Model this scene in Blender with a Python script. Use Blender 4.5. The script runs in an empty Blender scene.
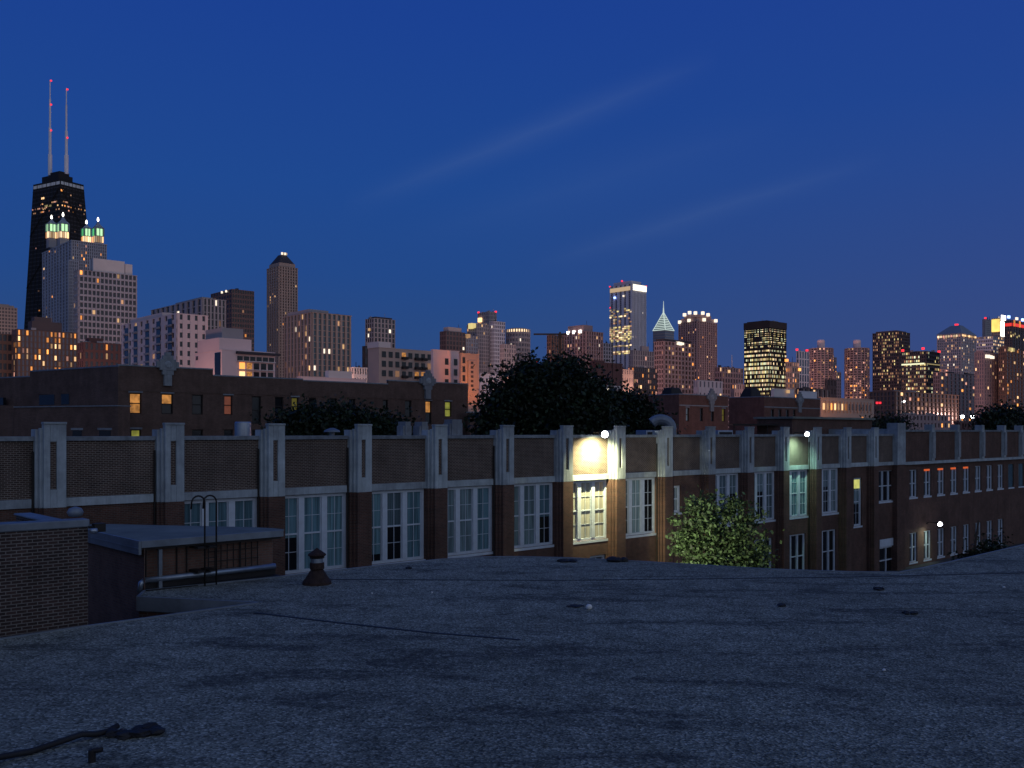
import bpy, bmesh, math, random
from mathutils import Vector, Matrix
S = bpy.context.scene
COL = S.collection
F = 950.0; HZ = 432.0; CAMZ = 13.0
GRID = math.atan2(.6751, .7377)            # every building stands on one street grid
DX, DY = .7377, .6751
def P(px, py, Y): return Vector(((px-512)/F*Y, Y, CAMZ-(py-HZ)/F*Y))
def zat(py, Y): return CAMZ-(py-HZ)/F*Y

# ---------------------------------------------------------------- materials
def new_mat(name):
    m = bpy.data.materials.new(name); m.use_nodes = True
    nt = m.node_tree; b = nt.nodes['Principled BSDF']
    return m, nt, b
def nd(nt, typ, **kw):
    n = nt.nodes.new(typ)
    for k, v in kw.items():
        if k.startswith('i_'):
            key = k[2:]
            n.inputs[int(key) if key.isdigit() else key].default_value = v
        else: setattr(n, k, v)
    return n
def ramp(nt, fac, stops, interp='LINEAR'):
    r = nt.nodes.new('ShaderNodeValToRGB'); r.color_ramp.interpolation = interp
    el = r.color_ramp.elements
    while len(el) > 1: el.remove(el[-1])
    el[0].position = stops[0][0]; el[0].color = (*stops[0][1], 1)
    for p, c in stops[1:]:
        e = el.new(p); e.color = (*c, 1)
    nt.links.new(fac, r.inputs[0]); return r
def mixc(nt, fac, a, b, mode='MIX'):
    m = nt.nodes.new('ShaderNodeMix'); m.data_type = 'RGBA'; m.blend_type = mode
    for s, v in ((m.inputs[0], fac), (m.inputs[6], a), (m.inputs[7], b)):
        if isinstance(v, (int, float)): s.default_value = v
        elif isinstance(v, tuple): s.default_value = (*v, 1)
        else: nt.links.new(v, s)
    return m.outputs[2]
def plain(name, col, rough=.8, metal=0, var=.25, scale=1.5, bump=0, spec=.3):
    m, nt, b = new_mat(name)
    tc = nd(nt, 'ShaderNodeTexCoord')
    n1 = nd(nt, 'ShaderNodeTexNoise', i_Scale=scale, i_Detail=8.0, i_Roughness=.65)
    nt.links.new(tc.outputs['Object'], n1.inputs['Vector'])
    r = ramp(nt, n1.outputs[0], [(.3, tuple(c*(1-var) for c in col)), (.7, tuple(min(1, c*(1+var)) for c in col))])
    nt.links.new(r.outputs[0], b.inputs['Base Color'])
    b.inputs['Roughness'].default_value = rough; b.inputs['Metallic'].default_value = metal
    b.inputs['Specular IOR Level'].default_value = spec
    if bump:
        n2 = nd(nt, 'ShaderNodeTexNoise', i_Scale=scale*14, i_Detail=6.0)
        nt.links.new(tc.outputs['Object'], n2.inputs['Vector'])
        bp = nd(nt, 'ShaderNodeBump', i_Strength=bump, i_Distance=.02)
        nt.links.new(n2.outputs[0], bp.inputs['Height']); nt.links.new(bp.outputs[0], b.inputs['Normal'])
    return m
def stone(name, col, rough=.85, var=.28, scale=1.1, bump=.25):
    m = plain(name, col, rough, var=var, scale=scale, bump=bump); nt = m.node_tree; b = nt.nodes['Principled BSDF']
    src = b.inputs['Base Color'].links[0].from_socket
    tc = nd(nt, 'ShaderNodeTexCoord'); mp = nd(nt, 'ShaderNodeMapping'); mp.inputs['Scale'].default_value = (5, 5, .45)
    nt.links.new(tc.outputs['Object'], mp.inputs[0])
    n = nd(nt, 'ShaderNodeTexNoise', i_Scale=1.0, i_Detail=6.0, i_Roughness=.7); nt.links.new(mp.outputs[0], n.inputs['Vector'])
    rr = ramp(nt, n.outputs[0], [(.35, (.80, .80, .81)), (.55, (1, 1, 1)), (.75, (1.06, 1.05, 1.02))])
    o = mixc(nt, 1.0, src, rr.outputs[0], 'MULTIPLY')
    # soot on the weathered tops
    sx = nd(nt, 'ShaderNodeSeparateXYZ'); nt.links.new(tc.outputs['Object'], sx.inputs[0])
    n3 = nd(nt, 'ShaderNodeTexNoise', i_Scale=3.0, i_Detail=5.0); nt.links.new(tc.outputs['Object'], n3.inputs['Vector'])
    ad = nd(nt, 'ShaderNodeMath', operation='MULTIPLY_ADD', i_1=1.2); nt.links.new(n3.outputs[0], ad.inputs[0]); nt.links.new(sx.outputs[2], ad.inputs[2])
    mr = nd(nt, 'ShaderNodeMapRange'); mr.inputs['From Min'].default_value = 13.1; mr.inputs['From Max'].default_value = 14.0; mr.inputs['To Max'].default_value = .4
    nt.links.new(ad.outputs[0], mr.inputs['Value'])
    o = mixc(nt, mr.outputs[0], o, (.10, .105, .115))
    oi = nd(nt, 'ShaderNodeObjectInfo'); r2 = ramp(nt, oi.outputs['Random'], [(0, (.82, .82, .84)), (1, (1.1, 1.1, 1.08))])
    o = mixc(nt, 1.0, o, r2.outputs[0], 'MULTIPLY')
    nt.links.new(o, b.inputs['Base Color']); return m
def brick(name, c1, c2, mortar, bw=.22, rh=.078, ms=.014, dirt=.35, stains=True):
    m, nt, b = new_mat(name)
    tc = nd(nt, 'ShaderNodeTexCoord'); sp = nd(nt, 'ShaderNodeSeparateXYZ')
    nt.links.new(tc.outputs['Object'], sp.inputs[0])
    ad = nd(nt, 'ShaderNodeMath', operation='ADD')
    nt.links.new(sp.outputs[0], ad.inputs[0]); nt.links.new(sp.outputs[1], ad.inputs[1])
    cb = nd(nt, 'ShaderNodeCombineXYZ')
    nt.links.new(ad.outputs[0], cb.inputs[0]); nt.links.new(sp.outputs[2], cb.inputs[1])
    bt = nd(nt, 'ShaderNodeTexBrick', i_Color1=(*c1, 1), i_Color2=(*c2, 1), i_Mortar=(*mortar, 1), i_Scale=1.0)
    bt.inputs['Mortar Size'].default_value = ms; bt.inputs['Brick Width'].default_value = bw
    bt.inputs['Row Height'].default_value = rh; bt.inputs['Bias'].default_value = -.1
    nt.links.new(cb.outputs[0], bt.inputs['Vector'])
    n1 = nd(nt, 'ShaderNodeTexNoise', i_Scale=.7, i_Detail=9.0, i_Roughness=.7)
    nt.links.new(tc.outputs['Object'], n1.inputs['Vector'])
    r = ramp(nt, n1.outputs[0], [(.3, (1-dirt,)*3), (.72, (1+dirt*.6,)*3)])
    o = mixc(nt, 1.0, bt.outputs['Color'], r.outputs[0], 'MULTIPLY')
    # vertical run-off stains
    mp = nd(nt, 'ShaderNodeMapping'); mp.inputs['Scale'].default_value = (2.2, .12, 1)
    nt.links.new(cb.outputs[0], mp.inputs[0])
    n2 = nd(nt, 'ShaderNodeTexNoise', i_Scale=1.0, i_Detail=4.0)
    nt.links.new(mp.outputs[0], n2.inputs['Vector'])
    r2 = ramp(nt, n2.outputs[0], [(.3, (.86,)*3), (.7, (1.06,)*3)])
    o = mixc(nt, 1.0, o, r2.outputs[0], 'MULTIPLY')
    nt.links.new(o, b.inputs['Base Color'])
    b.inputs['Roughness'].default_value = .9; b.inputs['Specular IOR Level'].default_value = .2
    bp = nd(nt, 'ShaderNodeBump', i_Strength=.5, i_Distance=.01, invert=True)
    nt.links.new(bt.outputs['Fac'], bp.inputs['Height']); nt.links.new(bp.outputs[0], b.inputs['Normal'])
    return m
def glassy(name, col, rough=.12, coat=.6, stripes=False, spec=.6):
    m, nt, b = new_mat(name)
    if stripes:
        tc = nd(nt, 'ShaderNodeTexCoord')
        mp = nd(nt, 'ShaderNodeMapping'); mp.inputs['Scale'].default_value = (9, 9, .35)
        nt.links.new(tc.outputs['Object'], mp.inputs[0])
        n = nd(nt, 'ShaderNodeTexNoise', i_Scale=1.0, i_Detail=3.0)
        nt.links.new(mp.outputs[0], n.inputs['Vector'])
        r = ramp(nt, n.outputs[0], [(.36, tuple(c*.62 for c in col)), (.62, tuple(c*1.2 for c in col))])
        oi = nd(nt, 'ShaderNodeObjectInfo'); r2 = ramp(nt, oi.outputs['Random'], [(0, (.5, .52, .55)), (.5, (.95, .95, .95)), (1, (1.3, 1.25, 1.2))])
        nt.links.new(mixc(nt, 1.0, r.outputs[0], r2.outputs[0], 'MULTIPLY'), b.inputs['Base Color'])
    else: b.inputs['Base Color'].default_value = (*col, 1)
    b.inputs['Roughness'].default_value = rough; b.inputs['Specular IOR Level'].default_value = spec
    b.inputs['Coat Weight'].default_value = coat; b.inputs['Coat Roughness'].default_value = .04
    return m
def emit(name, col, st, var=0, scale=1.0, vary=False):
    m, nt, b = new_mat(name)
    b.inputs['Base Color'].default_value = (*[c*.3 for c in col], 1)
    b.inputs['Emission Color'].default_value = (*col, 1); b.inputs['Emission Strength'].default_value = st
    if var:
        tc = nd(nt, 'ShaderNodeTexCoord')
        n = nd(nt, 'ShaderNodeTexNoise', i_Scale=scale, i_Detail=3.0)
        nt.links.new(tc.outputs['Object'], n.inputs['Vector'])
        r = ramp(nt, n.outputs[0], [(.35, tuple(c*(1-var) for c in col)), (.65, col)])
        nt.links.new(r.outputs[0], b.inputs['Emission Color'])
    if vary:
        oi = nd(nt, 'ShaderNodeObjectInfo'); ge = nd(nt, 'ShaderNodeNewGeometry')
        a_ = nd(nt, 'ShaderNodeMath', operation='ADD'); nt.links.new(oi.outputs['Random'], a_.inputs[0]); nt.links.new(ge.outputs['Random Per Island'], a_.inputs[1])
        f_ = nd(nt, 'ShaderNodeMath', operation='FRACT'); nt.links.new(a_.outputs[0], f_.inputs[0])
        p_ = nd(nt, 'ShaderNodeMath', operation='POWER', i_1=1.6); nt.links.new(f_.outputs[0], p_.inputs[0])
        q_ = nd(nt, 'ShaderNodeMath', operation='MULTIPLY_ADD', i_1=st*1.5, i_2=st*.22); nt.links.new(p_.outputs[0], q_.inputs[0])
        nt.links.new(q_.outputs[0], b.inputs['Emission Strength'])
    m.cycles.emission_sampling = 'NONE'
    return m

def gravel_mat():
    m, nt, b = new_mat('tar_and_gravel')
    tc = nd(nt, 'ShaderNodeTexCoord')
    def noise(sc, det=4.0, rg=.6, vec=None, dist=0.0):
        n = nd(nt, 'ShaderNodeTexNoise', i_Scale=sc, i_Detail=det, i_Roughness=rg, i_Distortion=dist)
        nt.links.new(vec or tc.outputs['Object'], n.inputs['Vector']); return n.outputs[0]
    v = nd(nt, 'ShaderNodeTexVoronoi', i_Scale=27.0); nt.links.new(tc.outputs['Object'], v.inputs['Vector'])
    sep = nd(nt, 'ShaderNodeSeparateColor'); nt.links.new(v.outputs['Color'], sep.inputs[0])
    st = ramp(nt, sep.outputs[0], [(0, (.075, .082, .07)), (.3, (.175, .188, .155)), (.8, (.30, .315, .262)), (1, (.52, .53, .46))])
    fine = noise(60, 3)
    fr = ramp(nt, fine, [(.3, (.75,)*3), (.7, (1.2,)*3)])
    c = mixc(nt, 1.0, st.outputs[0], fr.outputs[0], 'MULTIPLY')
    big = ramp(nt, noise(.16, 6, .6), [(.3, (.78,)*3), (.7, (1.12,)*3)])
    c = mixc(nt, 1.0, c, big.outputs[0], 'MULTIPLY')
    mid = ramp(nt, noise(1.3, 7, .7), [(.34, (.62,)*3), (.5, (1,)*3), (.68, (1.18,)*3)])
    c = mixc(nt, 1.0, c, mid.outputs[0], 'MULTIPLY')
    # bare tar where the gravel washed away, drawn out along the drainage direction
    mp = nd(nt, 'ShaderNodeMapping'); mp.inputs['Rotation'].default_value = (0, 0, .15); mp.inputs['Scale'].default_value = (.22, .8, 1)
    nt.links.new(tc.outputs['Object'], mp.inputs[0])
    p1 = noise(1.0, 9, .72, mp.outputs[0], .6)
    pr = ramp(nt, p1, [(.52, (0, 0, 0)), (.60, (1, 1, 1))])
    sp = ramp(nt, noise(9, 3), [(.35, (.2, .2, .2)), (.6, (1, 1, 1))])
    pf = mixc(nt, 1.0, pr.outputs[0], sp.outputs[0], 'MULTIPLY')
    c = mixc(nt, mixc(nt, 1.0, pf, (.85, .85, .85), 'MULTIPLY'), c, (.042, .044, .044))
    nt.links.new(c, b.inputs['Base Color'])
    b.inputs['Roughness'].default_value = .9; b.inputs['Specular IOR Level'].default_value = .25
    bp = nd(nt, 'ShaderNodeBump', i_Strength=.8, i_Distance=.03)
    nt.links.new(v.outputs['Distance'], bp.inputs['Height']); nt.links.new(bp.outputs[0], b.inputs['Normal'])
    return m

M = {}
M['gravel'] = gravel_mat()
M['tar'] = plain('bare_tar', (.02, .02, .022), .6, scale=4, bump=.4)
M['brick'] = brick('dark_brick', (.135, .062, .046), (.078, .040, .033), (.135, .112, .095), ms=.012)
M['panelbrick'] = brick('parapet_brick', (.085, .052, .042), (.045, .032, .03), (.25, .215, .185), ms=.014)
M['shedbrick'] = brick('shed_brick', (.21, .115, .085), (.15, .085, .066), (.16, .13, .11), ms=.012)
M['boxbrick'] = brick('box_brick', (.070, .045, .04), (.036, .028, .027), (.19, .17, .155), ms=.011, rh=.075)
M['brick_far'] = brick('rear_school_brick', (.15, .092, .072), (.108, .068, .056), (.13, .10, .085), ms=.01)
M['redbrick_far'] = brick('reddish_brick', (.17, .08, .062), (.13, .062, .052), (.14, .10, .085), ms=.01)
M['stone'] = stone('weathered_limestone', (.37, .43, .46), .85, var=.28, scale=1.1, bump=.25)
M['copingstone'] = stone('sooty_coping_stone', (.22, .255, .285), .85, var=.35, scale=2, bump=.2)
M['stone2'] = stone('pale_limestone', (.30, .335, .36), .85, var=.2, scale=2, bump=.2)
M['paint'] = plain('white_window_paint', (.54, .62, .70), .5, var=.1, scale=3)
M['flash'] = plain('metal_flashing', (.19, .225, .26), .5, .3, var=.25, scale=1.5)
M['pipe'] = plain('galvanised_pipe', (.30, .36, .42), .35, .7, var=.2, scale=3)
M['iron'] = plain('dark_iron', (.03, .027, .026), .6, .4, scale=5)
M['rust'] = plain('rusty_tarred_metal', (.045, .026, .02), .75, .2, var=.5, scale=9, bump=.5)
M['duct'] = plain('sheet_metal', (.35, .40, .46), .35, .8, var=.15, scale=2)
M['curtain'] = glassy('curtained_glass', (.13, .25, .30), stripes=True)
M['curtain2'] = glassy('pale_curtained_glass', (.19, .28, .31), stripes=True)
M['bright_curtain'] = glassy('white_curtained_glass', (.42, .42, .36), stripes=True, coat=.3)
M['darkglass'] = glassy('dark_window_glass', (.012, .014, .018), .12, .1, spec=.35)
M['asphalt'] = plain('asphalt', (.05, .05, .052), .9, var=.3, scale=.05)
M['white'] = plain('white_plastic', (.75, .75, .72), .5, var=.03)
M['roofdark'] = plain('dark_roofing', (.05, .052, .058), .9, var=.3, scale=.5)
M['roofpale'] = plain('pale_roofing', (.16, .18, .16), .8, var=.3, scale=.7)
M['bark'] = plain('bark', (.06, .045, .035), .9, var=.3, scale=6)
def leafmat(name, c):
    m, nt, b = new_mat(name)
    oi = nd(nt, 'ShaderNodeNewGeometry')
    r = ramp(nt, oi.outputs['Random Per Island'], [(0, tuple(x*.35 for x in c)), (.55, c), (.85, tuple(x*1.7 for x in c)), (1, tuple(x*2.6 for x in c))])
    nt.links.new(r.outputs[0], b.inputs['Base Color'])
    b.inputs['Roughness'].default_value = .55; b.inputs['Specular IOR Level'].default_value = .3
    return m
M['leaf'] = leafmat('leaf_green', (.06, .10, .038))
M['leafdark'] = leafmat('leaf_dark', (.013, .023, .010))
# tower skins
def skin(n, c): M[n] = plain(n, c, .75, var=.1, scale=.03)
skin('sk_black', (.018, .018, .02)); skin('sk_white_pinklit', (.80, .60, .56)); skin('sk_white', (.66, .60, .57))  # the pinkish white skin has the street light's pink mixed into its colour
skin('sk_grey', (.36, .33, .33)); skin('sk_tan', (.40, .31, .26)); skin('sk_brown', (.20, .115, .085))
skin('sk_darkbrown', (.12, .09, .09)); skin('sk_pink', (.34, .22, .20)); skin('sk_cream', (.46, .36, .30))
skin('sk_bluegrey', (.22, .26, .32)); skin('sk_red', (.13, .065, .058)); skin('sk_dark', (.05, .046, .055))
skin('sk_rose', (.36, .255, .25)); skin('sk_pale', (.62, .62, .66))
skin('sk_mast', (.75, .72, .75))
skin('sk_grey2', (.46, .42, .44)); skin('sk_stripe', (.42, .41, .45))
def tglass(n, c, r=.25): M[n] = glassy(n, c, r, .25, spec=.5)
tglass('gl_dark', (.03, .034, .045)); tglass('gl_blue', (.06, .10, .15)); tglass('gl_brown', (.07, .05, .05))
tglass('gl_black', (.010, .010, .013)); tglass('gl_mid', (.15, .14, .17)); tglass('gl_teal', (.08, .14, .17))
# lit things
M['L_or'] = emit('lamplit_orange', (1, .36, .08), 1.3, vary=True); M['L_wm'] = emit('lamplit_warm', (1, .60, .28), 1.1, vary=True)
M['L_ye'] = emit('lamplit_yellow', (1, .80, .32), .75, vary=True); M['L_wh'] = emit('lamplit_white', (1, .85, .66), 1.3)
M['L_dim'] = emit('lamplit_dim', (.8, .42, .22), .45, vary=True); M['L_hot'] = emit('floodlit_white', (1, .93, .84), 4)
M['L_pink'] = emit('lamplit_rose', (.9, .42, .30), .7, vary=True)
M['L_red'] = emit('beacon_red', (1, .03, .05), 1.6); M['L_blue'] = emit('lamp_blue', (.25, .38, 1), 5)
M['L_green'] = emit('lantern_green', (.12, .75, .22), 1.0); M['L_gw'] = emit('lantern_pale_green', (.55, 1, .5), 1.1)
M['L_lamp'] = emit('lamp_lens', (.95, .97, 1), 25); M['L_cream'] = emit('crown_cream', (1, .72, .42), 1.1, vary=True)
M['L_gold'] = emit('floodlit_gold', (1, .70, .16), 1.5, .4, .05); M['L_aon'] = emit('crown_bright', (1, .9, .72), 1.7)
M['L_strip'] = emit('crown_strip', (.5, .55, .7), .14); M['L_grn2'] = emit('office_green_white', (.95, 1, .62), .8, vary=True)
M['L_reflect'] = emit('painted_orange_reflection', (1, .16, .03), .55)  # orange reflection at the window heads, put in as emission
M['L_redband'] = emit('red_band_light', (1, .05, .04), .8)
M['L_win'] = emit('lit_school_window', (1, .42, .10), .55, .65, 1.6); M['L_winy'] = emit('lit_school_window_yellow', (.75, .75, .12), .32, .6, 1.2)
M['L_winr'] = emit('lit_school_window_rose', (.6, .18, .10), .2, .3, 1.2)
M['L_slit'] = emit('lit_stair_window', (.85, .85, .22), .7, .3, 1.5)
M['L_spire'] = emit('spire_tracery', (.72, .86, .78), .75)

# ---------------------------------------------------------------- mesh helpers
class MB:
    def __init__(s): s.v = []; s.f = []
    def quad(s, a, b, c, d):
        n = len(s.v); s.v += [a, b, c, d]; s.f.append((n, n+1, n+2, n+3)); return s
    def box(s, x0, x1, y0, y1, z0, z1):
        n = len(s.v)
        s.v += [(x0, y0, z0), (x1, y0, z0), (x1, y1, z0), (x0, y1, z0), (x0, y0, z1), (x1, y0, z1), (x1, y1, z1), (x0, y1, z1)]
        s.f += [tuple(n+i for i in q) for q in ((0, 3, 2, 1), (4, 5, 6, 7), (0, 1, 5, 4), (1, 2, 6, 5), (2, 3, 7, 6), (3, 0, 4, 7))]
        return s
    def prism(s, pts, z0, z1):
        n = len(s.v); k = len(pts)
        s.v += [(x, y, z0) for x, y in pts]+[(x, y, z1) for x, y in pts]
        s.f.append(tuple(range(n+k-1, n-1, -1))); s.f.append(tuple(range(n+k, n+2*k)))
        for i in range(k):
            j = (i+1) % k; s.f.append((n+i, n+j, n+k+j, n+k+i))
        return s
    def frustum(s, b, t, z0, z1):           # b, t: lists of (x,y), same count
        n = len(s.v); k = len(b)
        s.v += [(x, y, z0) for x, y in b]+[(x, y, z1) for x, y in t]
        s.f.append(tuple(range(n+k-1, n-1, -1))); s.f.append(tuple(range(n+k, n+2*k)))
        for i in range(k):
            j = (i+1) % k; s.f.append((n+i, n+j, n+k+j, n+k+i))
        return s
    def tube(s, pts, r, seg=8, r2=None):
        pts = [Vector(p) for p in pts]; n0 = len(s.v); m = len(pts)
        up = Vector((0, 0, 1))
        for i, p in enumerate(pts):
            t = (pts[min(i+1, m-1)]-pts[max(i-1, 0)]).normalized()
            a = t.cross(up)
            if a.length < .05: a = t.cross(Vector((1, 0, 0)))
            a.normalize(); b = t.cross(a).normalized()
            rr = r if r2 is None else r+(r2-r)*i/(m-1)
            for k in range(seg):
                an = 2*math.pi*k/seg; s.v.append(tuple(p+a*math.cos(an)*rr+b*math.sin(an)*rr))
        for i in range(m-1):
            for k in range(seg):
                k2 = (k+1) % seg
                s.f.append((n0+i*seg+k, n0+i*seg+k2, n0+(i+1)*seg+k2, n0+(i+1)*seg+k))
        s.f.append(tuple(n0+k for k in range(seg-1, -1, -1))); s.f.append(tuple(n0+(m-1)*seg+k for k in range(seg)))
        return s
    def lathe(s, prof, cx=0, cy=0, seg=24, sx=1, sy=1):
        n0 = len(s.v); m = len(prof)
        for r, z in prof:
            for k in range(seg):
                a = 2*math.pi*k/seg; s.v.append((cx+r*math.cos(a)*sx, cy+r*math.sin(a)*sy, z))
        for i in range(m-1):
            for k in range(seg):
                k2 = (k+1) % seg
                s.f.append((n0+i*seg+k, n0+i*seg+k2, n0+(i+1)*seg+k2, n0+(i+1)*seg+k))
        s.f.append(tuple(n0+k for k in range(seg-1, -1, -1))); s.f.append(tuple(n0+(m-1)*seg+k for k in range(seg)))
        return s
    def build(s, name, mat, parent=None, bevel=0, smooth=False):
        me = bpy.data.meshes.new(name); me.from_pydata(s.v, [], s.f); me.materials.append(mat); me.update()
        if smooth:
            for p in me.polygons: p.use_smooth = True
        o = bpy.data.objects.new(name, me); COL.objects.link(o)
        if parent: o.parent = parent
        if bevel:
            b = o.modifiers.new('bevel', 'BEVEL'); b.width = bevel; b.segments = 2; b.limit_method = 'ANGLE'
        return o
def tag(o, label=None, cat=None, group=None, kind=None):
    if label: o['label'] = label
    if cat: o['category'] = cat
    if group: o['group'] = group
    if kind: o['kind'] = kind
    return o
def empty(name, loc, rz=0, label=None, cat=None, group=None):
    o = bpy.data.objects.new(name, None); COL.objects.link(o); o.location = loc; o.rotation_euler = (0, 0, rz)
    o.empty_display_size = .5
    return tag(o, label, cat, group)
def openings_wall(mb, x0, x1, z0, z1, y0, y1, ops):
    xs = sorted({x0, x1, *[min(max(a, x0), x1) for o in ops for a in o[:2]]})
    for a, b in zip(xs, xs[1:]):
        if b-a < 1e-5: continue
        mid = (a+b)/2
        cov = sorted((o[2], o[3]) for o in ops if o[0] < mid < o[1])
        z = z0
        for c, d in cov:
            if c > z: mb.box(a, b, y0, y1, z, c)
            z = max(z, d)
        if z < z1: mb.box(a, b, y0, y1, z, z1)

# ---------------------------------------------------------------- world, sun, camera
W = bpy.data.worlds.new('World'); S.world = W; W.use_nodes = True
nt = W.node_tree; bg = nt.nodes['Background']
WAZ = Vector((.62, -.785))
sky = nd(nt, 'ShaderNodeTexSky'); sky.sky_type = 'NISHITA'; sky.sun_disc = False
sky.sun_elevation = math.radians(-3.5); sky.sun_rotation = math.radians(142); sky.ozone_density = 3
tc = nd(nt, 'ShaderNodeTexCoord'); sp = nd(nt, 'ShaderNodeSeparateXYZ'); nt.links.new(tc.outputs['Generated'], sp.inputs[0])
def mth(op, a, b=None, clamp=False):
    n = nd(nt, 'ShaderNodeMath', operation=op, use_clamp=clamp)
    for i, v in enumerate((a, b)):
        if v is None: continue
        if isinstance(v, (int, float)): n.inputs[i].default_value = v
        else: nt.links.new(v, n.inputs[i])
    return n.outputs[0]
X_, Y_, Z_ = sp.outputs
base = ramp(nt, Z_, [(0, (.036, .070, .195)), (.10, (.022, .068, .222)), (.16, (.016, .066, .250)), (.25, (.0125, .064, .275)), (.40, (.010, .051, .280)), (1, (.007, .032, .18))]).outputs[0]
# the city's glow low in the right-hand sky
low = mth('SUBTRACT', 1.0, mth('MULTIPLY', Z_, 3.2), True)
rt = mth('MULTIPLY', mth('MULTIPLY', mth('ADD', X_, .05), 2.0, True), low)
base = mixc(nt, mth('MULTIPLY', rt, .6), base, (.066, .080, .175))
base = mixc(nt, mth('MULTIPLY', mth('MULTIPLY', mth('ADD', X_, 0.0), 1.2, True), .5), base, (.022, .054, .27))
# pale afterglow in the west, behind the camera
wd = mth('ADD', mth('MULTIPLY', X_, WAZ.x), mth('MULTIPLY', Y_, WAZ.y))
wf = mth('POWER', mth('MULTIPLY', mth('ADD', wd, .55), .66, True), 1.05)
wf = mth('MULTIPLY', wf, mth('MULTIPLY', mth('SUBTRACT', .82, Y_), 2.0, True))
hz = mth('SUBTRACT', 1.0, mth('MULTIPLY', Z_, .75), True)
after = mixc(nt, hz, (.045, .088, .17), (.30, .365, .48))
base = mixc(nt, wf, base, after)
# two thin wisps of cirrus
az = mth('DIVIDE', X_, mth('MAXIMUM', Y_, .05)); el = mth('DIVIDE', Z_, mth('MAXIMUM', Y_, .05))
cbn = nd(nt, 'ShaderNodeCombineXYZ'); nt.links.new(az, cbn.inputs[0]); nt.links.new(el, cbn.inputs[1])
mpn = nd(nt, 'ShaderNodeMapping'); mpn.inputs['Rotation'].default_value = (0, 0, -.36); mpn.inputs['Scale'].default_value = (4, 26, 1)
nt.links.new(cbn.outputs[0], mpn.inputs[0])
wn = nd(nt, 'ShaderNodeTexNoise', i_Scale=1.0, i_Detail=5.0); nt.links.new(mpn.outputs[0], wn.inputs['Vector'])
def wisp(a0, b0, a1, b1, w, amp):
    sl = (b1-b0)/(a1-a0)
    s_ = mth('SUBTRACT', el, mth('ADD', mth('MULTIPLY', mth('SUBTRACT', az, a0), sl), b0))
    s_ = mth('ADD', s_, mth('MULTIPLY', mth('SUBTRACT', wn.outputs[0], .5), .012))
    g = mth('POWER', mth('SUBTRACT', 1.0, mth('MULTIPLY', mth('ABSOLUTE', s_), 1/w), True), 2.0)
    t = mth('DIVIDE', mth('SUBTRACT', az, a0), a1-a0)
    fade = mth('MULTIPLY', mth('MULTIPLY', mth('MULTIPLY', t, mth('SUBTRACT', 1.0, t)), 4.0), 1.0, True)
    fr = mth('GREATER_THAN', Y_, .3)
    return mth('MULTIPLY', mth('MULTIPLY', mth('MULTIPLY', g, fade), amp), fr)
ws = mth('ADD', mth('ADD', wisp(-.18, .235, .22, .395, .03, .15), wisp(.02, .175, .40, .29, .024, .11)), wisp(-.12, .20, .30, .33, .05, .05))
base = mixc(nt, ws, base, (.10, .17, .36))
skc = mixc(nt, 1.0, sky.outputs[0], (.12, .12, .12), 'MULTIPLY')
tot = mixc(nt, 1.0, base, skc, 'ADD')
nt.links.new(tot, bg.inputs[0]); bg.inputs[1].default_value = 1.0

sl = bpy.data.lights.new('afterglow_sun', 'SUN'); sl.energy = .07; sl.color = (1, .55, .45); sl.angle = math.radians(70)
so = bpy.data.objects.new('afterglow_sun', sl); COL.objects.link(so)
dv = Vector((WAZ.x*.8, WAZ.y, .13)).normalized(); so.rotation_euler = dv.to_track_quat('Z', 'Y').to_euler()

cd = bpy.data.cameras.new('camera'); cam = bpy.data.objects.new('camera', cd); COL.objects.link(cam); S.camera = cam
cam.location = (0, 0, CAMZ); cam.rotation_euler = (math.pi/2, 0, 0)
cd.sensor_width = 36; cd.lens = 36*F/1024; cd.shift_y = (HZ-384)/1024; cd.clip_end = 20000; cd.clip_start = .1
vs = S.view_settings; vs.view_transform = 'Standard'; vs.look = 'None'; vs.exposure = 0; vs.gamma = 1; vs.use_curve_mapping = False
S.cycles.use_denoising = True; S.cycles.max_bounces = 5; S.cycles.sample_clamp_indirect = 3

def lamp(name, loc, w, col, typ='POINT', target=None, size=.1, spot=150, blend=.6, parent=None):
    l = bpy.data.lights.new(name, typ); l.energy = w; l.color = col; l.shadow_soft_size = size
    if typ == 'SPOT': l.spot_size = math.radians(spot); l.spot_blend = blend
    o = bpy.data.objects.new(name, l); COL.objects.link(o); o.location = loc
    if target is not None: o.rotation_euler = (Vector(target)-Vector(loc)).to_track_quat('-Z', 'Y').to_euler()
    if parent: o.parent = parent
    return o

# ---------------------------------------------------------------- ground
g = MB(); R = 9000
g.quad((-R, -400, 0), (R, -400, 0), (R, 14000, 0), (-R, 14000, 0)); tag(g.build('ground', M['asphalt']), kind='structure')

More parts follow.
